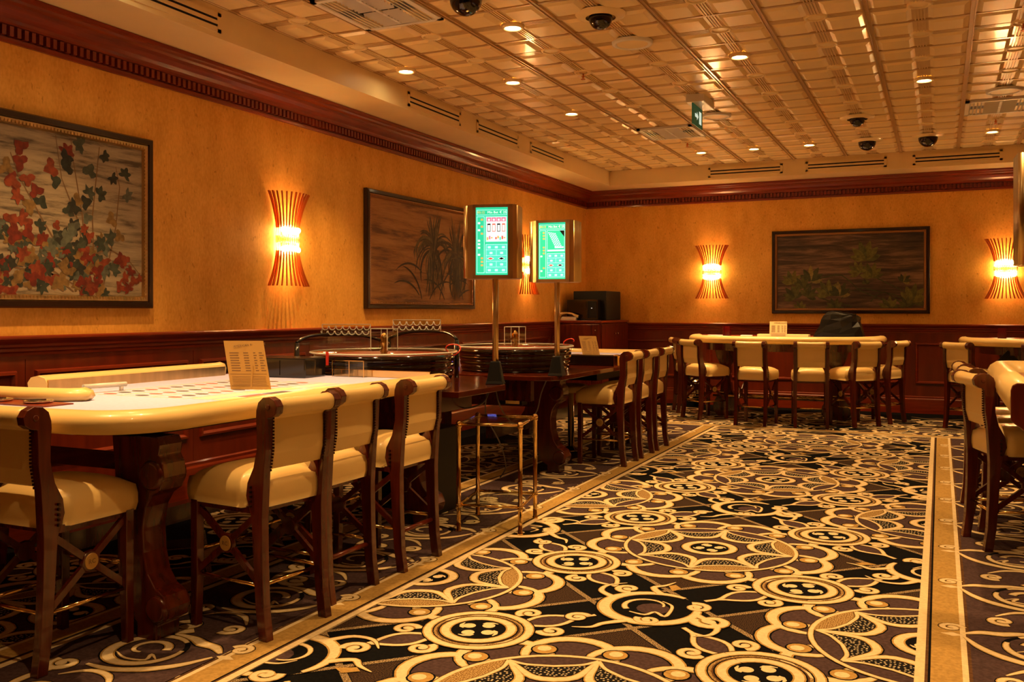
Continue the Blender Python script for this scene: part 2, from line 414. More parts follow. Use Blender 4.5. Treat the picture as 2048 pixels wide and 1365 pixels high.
def rosette():
    b = MB()
    b.fan(circ(0, 0, .20, 28)[:-1], zz(5), GT)
    b.fan(circ(0, 0, .165, 24)[:-1], zz(6), BR)
    stroke(b, circ(0, 0, .20, 30), .028, 7)
    b.fan(circ(0, 0, .135, 24)[:-1], zz(8), BK)
    stroke(b, circ(0, 0, .130, 28), .032, 9); swirls(b, .118, 11)
    for s_ in (-1, 1):                      # leaves pointing along +-x with curled eyes either side
        side = []
        for q in (-1, 1):
            pts = []
            for j in range(11):
                t = j/10; pts.append((s_*(.20+.30*t), q*.062*math.sin(PI*min(1, t*1.15+.12))**1.1*(1 if t < .9 else .6)))
            pts[-1] = (s_*.505, 0); side.append(pts)
        b.fan(side[0]+side[1][::-1], zz(3), PU, c=(s_*.34, 0))
        for p in side: stroke(b, p, .017, 4)
        for q in (-1, 1): eye(b, s_*.262, q*.112, .052, (PI if s_ > 0 else 0)+q*s_*.4, -q*s_, 4)
        stroke(b, [(s_*.20, q_) for q_ in (-.07, 0, .07)], .012, 4)
    return b
def scroll():
    b = MB()
    d = .27
    for sx, sy in ((1,0), (0,1), (-1,0), (0,-1)):       # speckled wedges between the tweed bands
        if sx:
            b.fan([(sx*d, 0), (sx*(d+.33), .33), (sx*(d+.33), -.33)], zz(0), SP)
        else: b.fan([(0, sy*d), (.16, sy*(d+.16)), (0, sy*(d+.30)), (-.16, sy*(d+.16))], zz(0), SP)
    for (p, q) in (((d,0), (0,d)), ((0,d), (-d,0)), ((-d,0), (0,-d)), ((0,-d), (d,0))):
        P_, Q_ = Vector(p), Vector(q); u = (Q_-P_).normalized()
        b.ribbon([tuple(P_-u*.40), tuple(Q_+u*.40)], .034, zz(1), BK); b.ribbon([tuple(P_-u*.40), tuple(Q_+u*.40)], .026, zz(2), TW)
    b.fan(circ(0, 0, .205, 28)[:-1], zz(6), BK)
    p = spiral(.0, .0, .205, -.5, .93, 1, 34, .92); stroke(b, p, [.016+.030*math.sin(PI*k/34)**.7 for k in range(35)], 7)
    eye(b, p[-1][0]-.03, p[-1][1]-.02, .055, .6, -1, 8)
    eye(b, -.155, -.03, .048, 1.2, 1, 8)
    eye(b, -.07, -.27, .075, 1.5, 1, 7); eye(b, .22, .17, .055, 3.6, -1, 7); eye(b, -.24, .24, .05, -.8, 1, 7)
    leaf = spiral(.02, .02, .105, 2.4, .62, -1, 16, .6)
    stroke(b, [(.205, .02), (.28, .07), (.33, .03), (.40, .0)], [.03, .024, .016, .004], 8)
    stroke(b, [(-.2, .05), (-.27, .12), (-.33, .15), (-.36, .22)], [.03, .022, .016, .004], 8)
    stroke(b, [(-.02, -.20), (-.12, -.30), (-.22, -.30), (-.27, -.24)], [.028, .022, .016, .004], 7)
    stroke(b, [(.08, .2), (.14, .27), (.23, .27), (.30, .2)], [.028, .022, .016, .004], 7)
    b.fan(circ(-.01, -.01, .07, 14)[:-1], zz(8), PU)
    stroke(b, leaf, [.02*(1-.6*k/16) for k in range(17)], 9)
    stroke(b, [(-.085, .07), (-.10, .0), (-.05, -.03), (-.09, -.08), (-.01, -.085), (.06, -.07), (.1, -.02)], [.006, .014, .012, .014, .012, .01, .004], 9)
    b.fan([(.26, -.02), (.33, .015), (.36, -.01), (.31, -.05)], zz(9), GD)
    return b
mesh_med = medallion().mesh('carpet_medallion', [M[x] for x in MC])
mesh_ros = rosette().mesh('carpet_rosette', [M[x] for x in MC])
mesh_scr = scroll().mesh('carpet_scroll', [M[x] for x in MC])
CX0, CY0, CP = -1.10, 4.87, 1.08
for i in range(-3, 4):
    for j in range(-4, 8):
        x, y = CX0+CP*i, CY0+CP*j
        if not (WX-.1 < x < 2.3) or y < 1.2 or y > WY+.2: continue
        if y > WY-.62 or x < WX+.62: 
            pass
        if (i+j) % 2 == 0:
            if WX+.62 < x and y < WY-.62: put('carpet_medallion', mesh_med, None, fl, (x, y, 0), (0, 0, R(0)))
        elif WX+.5 < x and y < WY-.5: put('carpet_scroll', mesh_scr, None, fl, (x, y, 0), (0, 0, [0, R(90), R(180), R(90)][(i*2+j) % 4]))
        xr, yr = x+CP/2, y+CP/2
        if WX+.5 < xr < 2.2 and yr < WY-.5:
            put('carpet_rosette', mesh_ros, None, fl, (xr, yr, 0), (0, 0, R(135 if (i+j) % 2 == 0 else 45)))
def border(name, x0, sgn, y0, y1, zb=.0062):
    b = MB()
    def st(a, c, mi, dz=0):
        xa, xb = sorted((x0+sgn*a, x0+sgn*c)); b.box(xa, xb, y0, y1, .0, zb+dz, mi)
    st(0, .032, CR); st(.032, .042, BR, -.0002); st(.042, .050, BK, .0001); st(.050, .150, GD); st(.150, .170, CR, .0002); st(.170, .182, BR)
    return put(name, b, MC, fl)
def sidefield(x0, x1, y0, y1):
    return put('carpet_side_field', MB().box(x0, x1, y0, y1, 0, .0058, 0), ['c_purple'], fl)
YB = 10.02
sidefield(.08, .60, 1.2, YB); sidefield(-2.98, -2.36, 1.2, YB); 
def side_motif():
    b = MB()            # band at x<0, field toward +x ; pitch .68 along y
    z0 = 16.5
    eye(b, -.045, .0, .045, .2, 1, z0)
    b.fan([(-.085, -.085), (-.04, -.06), (-.005, -.085), (-.04, -.105)], zz(z0), CR)
    stroke(b, [(.0, -.06), (.06, -.02), (.13, -.01), (.2, .02), (.3, .03)], [.012, .032, .038, .03, .012], z0)
    stroke(b, [(.0, -.10), (.05, -.2), (.13, -.28), (.24, -.33), (.36, -.33)], [.010, .026, .034, .028, .012], z0)
    b.fan(circ(.27, -.14, .15, 24)[:-1], zz(z0-.3), BK)
    b.fan(circ(.27, -.14, .13, 24)[:-1], zz(z0), PU)
    stroke(b, spiral(.27, -.14, .14, 2.2, .9, -1, 28, .95), [.014+.022*math.sin(PI*k/28) for k in range(29)], z0+1)
    stroke(b, spiral(.28, -.13, .08, 3.0, .75, -1, 16, .5), [.026*(1-.6*k/16) for k in range(17)], z0+2)
    stroke(b, [(.17, -.2), (.22, -.17), (.2, -.22), (.28, -.235), (.36, -.2)], [.004, .012, .012, .01, .004], z0+2)
    eye(b, .33, .12, .075, 3.6, 1, z0)
    stroke(b, [(.42, .05), (.45, .15), (.44, .26), (.40, .33)], [.012, .028, .028, .010], z0)
    eye(b, .44, -.36, .06, .5, -1, z0); eye(b, .14, .16, .05, 5.2, -1, z0)
    stroke(b, [(.12, .22), (.2, .30), (.30, .31), (.37, .24)], [.006, .022, .022, .006], z0)
    return b
mesh_side = side_motif().mesh('carpet_side_scroll', [M[x] for x in MC])
me_f = mesh_side.copy(); 
for v in me_f.vertices: v.co.x *= -1
me_f.flip_normals()
for k in range(13):
    y = 2.0+.68*k
    if y < YB-.3:
        put('carpet_side_scroll', mesh_side, None, fl, (.085, y, 0)); put('carpet_side_scroll', me_f, None, fl, (-2.37, y, 0))
border('carpet_border', -.080, 1, 1.2, YB); border('carpet_border', -2.17, -1, 1.2, YB)
border('carpet_border', .60, 1, 1.2, YB); border('carpet_border', -2.97, -1, 1.2, YB)
b = MB()
for a, c, mi in ((0, .035, CR), (.035, .05, BK), (.05, .12, GD), (.12, .14, CR), (.14, .155, BK)): b.box(-4.4, 2.2, YB+a, YB+c, 0, .0066+.0001*mi, mi)
put('carpet_border', b, MC, fl)
# ------------------------------------------------------------------ walls
wl = put('wall_left', MB().box(WX-.15, WX, FY, WY+.15, -.1, CZ+.1), 'wall', kind='structure')
wb = put('wall_back', MB().box(WX, RX, WY, WY+.15, -.1, CZ+.1), 'wall', kind='structure')
put('wall_right', MB().box(RX, RX+.15, FY, WY+.15, -.1, CZ+.1), 'wall', kind='structure')
put('wall_front', MB().box(WX, RX, FY-.15, FY, -.1, CZ+.1), 'wall', kind='structure')
# wall frames: local x runs along the wall, local y is out of the wall, z up
ML = Matrix(((0, 1, 0, WX), (1, 0, 0, 0), (0, 0, 1, 0), (0, 0, 0, 1)))      # x_local -> world Y ; y_local -> +X
MBk = Matrix(((1, 0, 0, 0), (0, -1, 0, WY), (0, 0, 1, 0), (0, 0, 0, 1)))    # x_local -> world X ; y_local -> -Y
def wallmb(Mx): b = MB(); b.X = Mx; return b
def mould(Mx, x0, x1, prof, name, mats='wood_h', parent=None, kind='structure', m0=1, m1=1):
    b = wallmb(Mx); secs = []
    for xx, mk in ((x0, m0), (x1, -m1)): secs.append([(xx+mk*y, y, z) if mk else (xx, y, z) for y, z in prof])
    b.strip(secs)
    return put(name, b, mats, parent, kind=kind)
CROWN = [(0, 2.685), (.018, 2.685), (.022, 2.70), (.022, 2.712), (.012, 2.716), (.012, 2.768), (.05, 2.772), (.052, 2.785), (.058, 2.80), (.08, 2.818), (.10, 2.842), (.108, 2.862), (.128, 2.872), (.135, 2.885), (.15, 2.89), (.155, 2.912), (0, 2.912)]
RAIL = [(0, 1.005), (.012, 1.005), (.014, 1.02), (.022, 1.03), (.022, 1.045), (.034, 1.055), (.036, 1.068), (.05, 1.085), (.058, 1.098), (.058, 1.108), (.05, 1.115), (0, 1.115)]
RAILB = [(y, z-.027) for y, z in RAIL]
BASE = [(0, 0), (.025, 0), (.025, .20), (.018, .215), (.020, .235), (.008, .25), (0, .25)]
BASEB = [(y, z*.86) for y, z in BASE]
c_l = mould(ML, FY, WY, CROWN, 'trim_1', m0=0); c_b = mould(MBk, WX, RX, CROWN, 'trim_2', m1=0)
mould(ML, FY, WY, RAIL, 'trim_3', m0=0); mould(MBk, WX, RX, RAILB, 'trim_4', m1=0)
mould(ML, FY, WY, BASE, 'baseboard_left', 'wood_h', m0=0); mould(MBk, WX, RX, BASEB, 'baseboard_back', 'wood_h', m1=0)
# dentils
b = wallmb(ML); b.box(0, .024, 0, .045, 2.716, 2.768); md = b.mesh('dentil', [M['wood_h']])
y = 3.2; k = 0; rest = wallmb(ML)
while y < WY-.1:
    if y < 8.4: put('dentil', md, None, c_l, (0, y, 0))
    else: rest.box(y, y+.024, 0, .045, 2.716, 2.768)
    y += .0445
put('distant_dentils', rest, 'wood_h', c_l, kind='stuff')
rest = wallmb(MBk); x = WX+.1
while x < 1.5: rest.box(x, x+.024, 0, .045, 2.716, 2.768); x += .0445
put('distant_dentils', rest, 'wood_h', c_b, kind='stuff')
# wainscot sheets, framed panels
def wains(Mx, x0, x1, joints, ztop, par, zr):
    b = wallmb(Mx); pts = [x0]+joints+[x1]
    sh = put('wainscot_sheet', wallmb(Mx).box(x0, x1, 0, .008, 0, zr), 'wood_panel', par)
    for a, c in zip(joints, joints[1:]):
        p = wallmb(Mx); p.box(a+.002, c-.002, .008, .012, .2, zr-.02)
        put('wainscot_panel', p, 'wood_panel', par)
        f = wallmb(Mx); i = .055; xa, xb = a+i, c-i; za, zb = ztop[0], ztop[1]
        loops = []
        for o, yy in ((0, .012), (.006, .03), (.02, .032), (.032, .018), (.036, .012)):
            loops.append([(xa+o, yy, za+o), (xb-o, yy, za+o), (xb-o, yy, zb-o), (xa+o, yy, zb-o)])
        I = [[f.P(q) for q in l] for l in loops]
        for A, B in zip(I, I[1:]):
            for k in range(4): f.F((A[k], A[(k+1) % 4], B[(k+1) % 4], B[k]))
        put('panel_moulding', f, 'wood_h', par)
jl = [3.495+1.255*k-1.255*5 for k in range(12)]
wains(ML, FY, WY, [j for j in jl if j > FY]+[WY-.03], (.40, .925), wl, 1.005)
wains(MBk, WX, RX, [-.33+1.255*k for k in range(-3, 4)], (.36, .86), wb, .978)
# ------------------------------------------------------------------ ceiling
cl = put('ceiling', MB().box(WX, RX, FY, WY, CZ+.03, CZ+.13), 'plaster', kind='structure')
put('soffit', MB().box(WX, SOX, FY, WY, SZ, CZ+.03), 'plaster', cl)
put('soffit', MB().box(SOX, RX, SOY, WY, SZ, CZ+.03), 'plaster', cl)
b = MB()
w2, h2 = TX/2-.002, TY/2-.002
b.box(-w2, w2, -h2, h2, .0, .02, 1)
for sx in (-1, 1):
    for sy in (-1, 1):
        x0, x1 = sorted((sx*.048, sx*(w2-.02))); y0, y1 = sorted((sy*.048, sy*(h2-.02)))
        o = [(x0, y0, 0), (x1, y0, 0), (x1, y1, 0), (x0, y1, 0)]; q = .03
        i_ = [(x0+q, y0+q, -.016), (x1-q, y0+q, -.016), (x1-q, y1-q, -.016), (x0+q, y1-q, -.016)]
        A = [b.P(p) for p in o]; B = [b.P(p) for p in i_]
        for k in range(4): b.F((A[k], B[k], B[(k+1) % 4], A[(k+1) % 4]))
        b.F(B[::-1], 0)
for k in (-1.5, -.5, .5, 1.5):
    for s_ in (-1, 1):
        y0, y1 = sorted((s_*.075, s_*(h2-.01))); b.box(k*.018-.005, k*.018+.005, y0, y1, -.008, 0, 1)
        x0, x1 = sorted((s_*.075, s_*(w2-.01))); b.box(x0, x1, k*.018-.005, k*.018+.005, -.008, 0, 1)
plain = b
b.lathe([(.052, 0), (.056, -.012), (.068, -.012), (.074, 0)], 18, cap=False)
b.lathe([(.05, -.004), (.0, -.004)], 12, cap=False)
tile_me = b.mesh('ceiling_tile', [M['tile'], M['tile_band']])
for i in range(0, 10):
    for j in range(-8, 8):
        x, y = colx(i), rowy(j)
        if y > SOY-.02 or y+TY/2 > SOY+.2: continue
        put('ceiling_tile', tile_me, None, cl, (x, y, CZ))
for i in range(0, 11):
    x = colx(i)-TX/2
    if x < SOX: x = SOX+.01
    b = MB(); b.box(x-.016, x+.016, .8, SOY, CZ-.010, CZ+.01); b.box(x-.016, x-.009, .8, SOY, CZ-.018, CZ-.010); b.box(x+.009, x+.016, .8, SOY, CZ-.018, CZ-.010)
    put('ceiling_tee', b, 'tee', cl)
for j in range(-8, 9):
    y = rowy(j)-TY/2
    if y > SOY: continue
    put('cross_tee', MB().box(SOX, RX-1.5, y-.012, y+.012, CZ-.009, CZ+.01), 'tee', cl)
put('ceiling_plain_field', MB().box(colx(9)+TX/2, RX, .8, SOY, CZ, CZ+.03), 'tile', cl)
put('ceiling_plain_field', MB().box(SOX, RX, FY, rowy(-8)-TY/2, CZ, CZ+.03), 'tile', cl)
# ------------------------------------------------------------------ ceiling fittings
def downlight(i, j, label=None, lampw=1.0, group=None, size=84):
    x, y = colx(i), rowy(j)
    e = empty('downlight', (x, y, CZ-.016), label=label, cat=None, group=group); e['category'] = 'ceiling light'
    b = MB(); b.lathe([(.052, -.002), (.056, -.012), (.070, -.012), (.078, .0), (.078, .012)], 28, cap=False); put('trim_ring', b, 'tile', e)
    b = MB(); b.lathe([(.0, .003), (.03, .001), (.052, -.002)], 24, cap=False); put('lamp', b, 'bulb', e)
    l = bpy.data.lights.new('downlight_beam', 'SPOT'); l.energy = SPOT_W*lampw; l.color = LAMP; l.spot_size = R(size); l.spot_blend = .85; l.shadow_soft_size = .03
    o = bpy.data.objects.new('beam', l); COL.objects.link(o); o.parent = e; o.location = (0, 0, -.03)
    return e
DL = [((2, -2), 'lit downlight in the second row of tiles, above the front black camera dome', 1),
      ((0, -1), 'lit downlight nearest the left wall, beside the soffit', 1),
      ((1, 0), 'lit downlight between the left soffit light and the round speaker', 1),
      ((1, 2), 'lit downlight behind the small sprinkler, over the second roulette table', 1),
      ((4, 0), 'lit downlight in the middle of the ceiling, in front of the exit sign', 1),
      ((6, 2), 'lit downlight on the right of the ceiling, over the patterned aisle', 1),
      ((7, 6), 'lit downlight at far right, beyond the right-hand square air vent', 1),
      ((2, 6), 'leftmost of the three downlights in a row before the back soffit', 1),
      ((3, 6), 'middle one of the three downlights in a row before the back soffit', 1),
      ((4, 6), 'rightmost of the three downlights in a row before the back soffit', 1)]
for (ij, lab, k) in DL: downlight(*ij, label=lab, lampw=k)
for ij in ((2, -6), (0, -5), (1, -4), (4, -4), (4, -8), (6, -2), (6, -6), (7, -4), (9, -1), (9, 3), (9, -6), (1, -7)):
    downlight(*ij, label='lit recessed downlight out of frame above the camera', group='downlights above the camera')
def dome(i, j, label, big=1.0):
    e = empty('dome_camera', (colx(i), rowy(j), CZ-.016), label=label, cat='camera')
    b = MB(); b.lathe([(.16, .004), (.15, -.010), (.10, -.014), (.095, -.02)], 28, cap=False); b.lathe([(.16, .004), (.0, .004)], 28, cap=False); put('mounting_plate', b, 'tile', e)
    r = .088*big; b = MB(); b.lathe([(r, -.012), (r, -.02)]+[(r*math.cos(a), -.02-r*math.sin(a)) for a in [k*PI/16 for k in range(1, 8)]]+[(.001, -.02-r)], 28, cap=False); put('dome', b, 'black', e)
    return e
dome(2, -3, 'black camera dome cut by the top edge of the photo', 1.1)
dome(3, -2, 'black camera dome on a cream plate next to the round speaker', .85)
dome(5, 4, 'smallest black camera dome, nearest of the three at right', .8)
dome(5, 6, 'black camera dome directly behind the smallest dome', 1.05)
dome(6, 6, 'rightmost black camera dome near the back soffit', 1.1)
def speaker(i, j, label):
    e = empty('ceiling_speaker', (colx(i), rowy(j), CZ-.016), label=label, cat='speaker')
    b = MB(); b.lathe([(.108, -.012), (.118, -.02), (.138, -.016), (.142, .004)], 32, cap=False); put('bezel', b, 'white', e)
    put('grille', MB().lathe([(.0, -.014), (.108, -.012)], 28, cap=False), mat_grille, e)
mat_grille = 'plaster'
speaker(3, -1, 'round cream ceiling speaker near the top centre of the photo')
speaker(3, 3, 'round cream ceiling speaker just behind the green exit sign')
speaker(7, 3, 'round cream ceiling speaker at far right beside an air vent')
def sprinkler(i, j, label):
    e = empty('sprinkler', (colx(i), rowy(j), CZ), label=label, cat='sprinkler')
    put('escutcheon', MB().lathe([(.035, 0), (.028, -.014), (.012, -.016)], 16), 'brass_soft', e)
    b = MB(); b.tube([(0, 0, -.01), (0, 0, -.045)], .007, 8); b.cyl((0, 0, -.06), .018, .003, 12); b.bar((-.012, 0, -.03), (0, 0, -.06), .004, .004); b.bar((.012, 0, -.03), (0, 0, -.06), .004, .004)
    put('head', b, 'copper', e)
sprinkler(2, 0, 'small sprinkler head over the two video signs, nearest the left speaker')
sprinkler(2, 5, 'small sprinkler head behind the left square air vent')
sprinkler(7, 5, 'small sprinkler head behind the right square air vent')
sprinkler(7, 0, 'small sprinkler head at the top right corner of the photo')
def ceiling_vent(i, j, label):
    e = empty('ceiling_air_vent', (colx(i), rowy(j), CZ-.016), label=label, cat='air vent')
    b = MB(); W2, H2 = .285, .31
    for s_ in (-1, 1):
        y0, y1 = sorted((s_*(H2-.035), s_*H2)); b.box(-W2, W2, y0, y1, -.012, .008)
        x0, x1 = sorted((s_*(W2-.035), s_*W2)); b.box(x0, x1, -H2, H2, -.012, .008)
    b.box(-.01, .01, -.25, .25, -.012, .0)
    put('frame', b, 'white', e)
    put('dark_duct', MB().box(-.25, .25, -.275, .275, .004, .008), 'blackmat', e)
    def slat(x0, x1, y0, y1, ax, t):
        s_ = MB()
        if ax == 'x':
            s_.strip([[(x0, y0, .002), (x0, y0+.004, .004), (x0, y1, -.012), (x0, y1-.004, -.014)], [(x1, y0, .002), (x1, y0+.004, .004), (x1, y1, -.012), (x1, y1-.004, -.014)]])
        else:
            s_.strip([[(x0, y0, .002), (x0+.004, y0, .004), (x1, y0, -.012), (x1-.004, y0, -.014)], [(x0, y1, .002), (x0+.004, y1, .004), (x1, y1, -.012), (x1-.004, y1, -.014)]])
        put('slat', s_, 'white', e)
    for k in range(4):
        o = .03*k
        slat(-.25+o, -.25+o+.011, -.275, .275, 'y', 1); slat(.25-o-.011, .25-o, -.275, .275, 'y', 1)
    for k in range(7):
        o = .036*k; slat(-.13, .13, .26-o-.018, .26-o, 'x', 1); slat(-.13, .13, -.26+o, -.26+o+.018, 'x', 1)
ceiling_vent(1, -3, 'square slatted air vent at the top left, cut by the photo edge')
ceiling_vent(2, 4, 'square slatted air vent near the centre, left of the exit sign')
ceiling_vent(7, 4, 'square slatted air vent at the right edge of the ceiling')
# exit sign
e = empty('exit_sign', (-1.93, 8.1, CZ), label='green hanging exit sign with white arrow under a cream housing', cat='sign')
put('housing', MB().box(-.06, .10, -.20, .20, -.075, -.004), 'white', e, bevel=.006)
put('panel', MB().box(-.012, -.002, -.175, .175, -.255, -.072), 'exit', e)
b = MB(); ar = [(-.10, -.15), (-.10, -.18), (-.03, -.18), (-.03, -.20), (.02, -.165), (-.03, -.13), (-.03, -.15)]
for x0, x1 in ((-.0135, -.012), (-.002, -.0005)):
    b.prism(ar, x0, x1, 'yz'); b.prism([(.05, -.11), (.13, -.11), (.13, -.22), (.05, -.22)], x0, x1, 'yz')
put('arrow_and_door_symbol', b, 'exitw', e)
# soffit slot vents
def slot_vent(Mx, x0, x1, z0, z1, label):
    e = empty('slot_air_vent', (0, 0, 0), label=label, cat='air vent')
    c = Mx @ Vector(((x0+x1)/2, 0, (z0+z1)/2)); e.location = c
    def p(b_, nm, m_): o = put(nm, b_, m_, e); o.location = -c
    b = wallmb(Mx); b.box(x0, x1, 0, .004, z0, z1); b.box(x0, x1, .004, .010, z1-.022, z1); b.box(x0, x1, .004, .010, z0, z0+.022)
    b.box(x0, x0+.03, .004, .010, z0, z1); b.box(x1-.03, x1, .004, .010, z0, z1); p(b, 'frame', 'plaster')
    n = 2; h = (z1-z0-.044)/2
    b = wallmb(Mx); b.box(x0+.03, x1-.03, .0045, .006, z0+.022, z1-.022); p(b, 'dark_slot', 'blackmat')
    for k in range(3):
        zc = z0+.022+k*h; s_ = wallmb(Mx); s_.box(x0+.03, x1-.03, .006, .012, zc-.011 if k else zc, zc+.011 if k < 2 else zc); p(s_, 'slat', 'plaster')
MSL = ML.copy(); MSL[0][3] = SOX; MSB = MBk.copy(); MSB[1][3] = SOY
for y0, y1, lab in ((3.45, 4.42, 'long slot air vent in the left soffit nearest the camera, at the photo top'), (6.62, 7.55, 'second slot air vent in the left soffit, counted from the camera'),
                    (7.88, 8.84, 'third slot air vent in the left soffit, before the one nearest the corner'), (9.15, 10.15, 'slot air vent in the left soffit nearest the room corner')):
    slot_vent(MSL, y0, y1, 2.945, 3.065, lab)
for x0, x1, lab in ((-2.68, -1.76, 'left one of the three slot air vents in the back soffit'), (-1.49, -.57, 'middle one of the three slot air vents in the back soffit'), (-.29, .64, 'right one of the three slot air vents in the back soffit')):
    slot_vent(MSB, x0, x1, 2.945, 3.065, lab)
# ------------------------------------------------------------------ paintings (local x along wall, y out, z up)
def leaf_poly(lobes, cx, cz, r, a, jag, rnd):
    pts = []; n = lobes*4
    for k in range(n+1):
        t = -2.35+4.7*k/n
        ph = k % 4; rr = r*(1.0 if ph == 2 else (.80 if ph in (1, 3) else .60))*(.75+.35*math.cos(t*.55))*(1+rnd.uniform(-jag, jag))
        pts.append((cx+rr*math.cos(a+t), cz+rr*math.sin(a+t)))
    pts.append((cx-.12*r*math.cos(a), cz-.12*r*math.sin(a)))
    return pts
def picture(Mx, x0, x1, z0, z1, label, cvs, fw, framemat, gold):
    c = Mx @ Vector(((x0+x1)/2, 0, (z0+z1)/2)); e = empty('framed_painting', c, label=label, cat='painting')
    def p(b_, nm, m_, **k): o = put(nm, b_, m_, e, **k); o.location = -c; return o
    def fr(prof, nm, m_):
        b = wallmb(Mx); I = []
        for o, yy in prof: I.append([b.P(q) for q in ((x0+o, yy, z0+o), (x1-o, yy, z0+o), (x1-o, yy, z1-o), (x0+o, yy, z1-o))])
        for A, B in zip(I, I[1:]):
            for k in range(4): b.F((A[k], A[(k+1) % 4], B[(k+1) % 4], B[k]))
        return p(b, nm, m_)
    fr([(0, .002), (0, .035), (.008, .045), (fw*.5, .046), (fw*.55, .035)], 'frame', framemat)
    lin = fr([(fw*.55, .035), (fw*.62, .040), (fw*.9, .034), (fw, .016)], 'gilt_slip', gold)
    bd = wallmb(Mx); s = .022
    x = x0+fw*.8
    while x < x1-fw*.8:
        for zc in (z0+fw*.8, z1-fw*.8): bd.box(x, x+.011, .034, .041, zc-.008, zc+.008)
        x += s
    z = z0+fw*.8
    while z < z1-fw*.8:
        for xc in (x0+fw*.8, x1-fw*.8): bd.box(xc-.008, xc+.008, .034, .041, z, z+.011)
        z += s
    p(bd, 'beading', gold, kind='stuff')
    cv = wallmb(Mx).box(x0+fw, x1-fw, .004, .018, z0+fw, z1-fw); p(cv, 'canvas', cvs)
    return e, p
def paint_mats(prefix, cols):
    out = []
    for k, c in enumerate(cols):
        n = prefix+str(k); M[n] = mat(n, c, rough=.6, var=.5, scale=28); out.append(n)
    return out
rnd = random.Random(4)
M['cv1'] = canvas('canvas_stone', (.07, .05, .03), (.30, .24, .15), (.40, .32, .20), 2.2)
M['cv2'] = canvas('canvas_amber', (.13, .05, .012), (.34, .15, .035), (.44, .22, .06), 1.5)
M['cv3'] = canvas('canvas_umber', (.018, .012, .008), (.075, .042, .025), (.24, .14, .075), 1.9)
# painting 1 : vine leaves
e, p = picture(ML, 2.30, 4.377, 1.265, 2.325, 'large painting of red and green vine leaves at the left edge', 'cv1', .075, 'frame', 'brass_soft')
pm = paint_mats('vine_paint_', [(.06, .075, .05), (.035, .048, .032), (.19, .022, .008), (.25, .045, .014), (.24, .14, .04), (.11, .125, .09), (.026, .030, .022)])
stems = [[(3.88, 1.36), (3.84, 1.75), (3.72, 2.0), (3.68, 2.24)], [(3.90, 1.36), (3.86, 1.8), (3.80, 2.1), (3.78, 2.24)], [(3.95, 1.36), (3.93, 1.8), (3.98, 2.22)], [(4.0, 1.36), (4.10, 1.75), (4.13, 2.0), (4.10, 2.12)],
         [(3.85, 1.4), (3.6, 1.75), (3.45, 1.98), (3.4, 2.1)], [(3.8, 1.4), (3.4, 1.62), (3.1, 1.75)], [(3.85, 1.55), (4.05, 1.62), (4.2, 1.56), (4.28, 1.48)], [(3.8, 1.36), (3.0, 1.9), (2.7, 2.1)], [(3.7, 1.45), (3.3, 1.5), (2.8, 1.4)]]
b = wallmb(ML)
b.X = ML @ Matrix(((1, 0, 0, 0), (0, 0, 1, 0), (0, 1, 0, 0), (0, 0, 0, 1)))
for s_ in stems: b.ribbon(s_, [.010, .009, .006, .004][:len(s_)], .0192, 0)
p(b, 'painted_stems', 'ink')
b = MB(); b.X = ML @ Matrix(((1, 0, 0, 0), (0, 0, 1, 0), (0, 1, 0, 0), (0, 0, 0, 1)))
def addleaf(x, z, r, a, mi, lob=5, jag=.14, zi=[0]):
    zi[0] += 1; pts = leaf_poly(3 if rnd.random() < .6 else 5, x, z, r*1.05, a, jag, rnd); b.fan(pts, .0195+zi[0]*.000008, mi, c=(x, z))
for s_ in stems[:5]+stems[7:8]:
    for k in range(len(s_)-1):
        (ax, az), (bx, bz) = s_[k], s_[k+1]
        L = math.hypot(bx-ax, bz-az); n = max(2, int(L/.085))
        for q in range(n):
            t = (q+.5)/n; sd = 1 if q % 2 else -1
            x = ax+(bx-ax)*t+sd*rnd.uniform(.03, .075); z = az+(bz-az)*t+rnd.uniform(-.03, .03)
            if 1.36 < z < 2.23 and 2.4 < x < 4.29: addleaf(x, z, rnd.uniform(.038, .058), rnd.uniform(0, 6.28), (rnd.choice((0, 1, 5, 6, 4)) if x > 3.55 and rnd.random() < .9 else rnd.choice((2, 3, 2, 4))))
for k in range(150):
    x = 3.68+rnd.gauss(0, .24); z = 1.50+rnd.gauss(0, .13)
    if 1.35 < z < 2.2 and 2.4 < x < 4.28:
        addleaf(x, z, rnd.uniform(.030, .055), rnd.uniform(0, 6.28), rnd.choice((0, 1, 6, 2, 3, 4, 5, 2, 1)) if x < 4.05 else rnd.choice((2, 3, 0, 5)))
for x, z in ((3.47, 2.13), (3.41, 1.93), (3.5, 1.98), (3.56, 1.9), (3.45, 1.88), (3.40, 1.73), (3.46, 1.76), (3.49, 1.72), (3.44, 1.68), (3.52, 1.68), (3.40, 1.65), (3.48, 1.55), (3.55, 1.5), (3.52, 1.42)): addleaf(x, z, .05, rnd.uniform(0, 6.28), rnd.choice((2, 3)))
for x, z in ((4.18, 1.55), (4.22, 1.50), (4.16, 1.45), (4.24, 1.42), (4.14, 1.40), (4.2, 1.38), (2.6, 1.6), (2.8, 1.9), (3.0, 1.6), (3.2, 1.5), (2.9, 1.45)): addleaf(x, z, .042, rnd.uniform(0, 6.28), rnd.choice((2, 3)))
p(b, 'painted_leaves', pm)
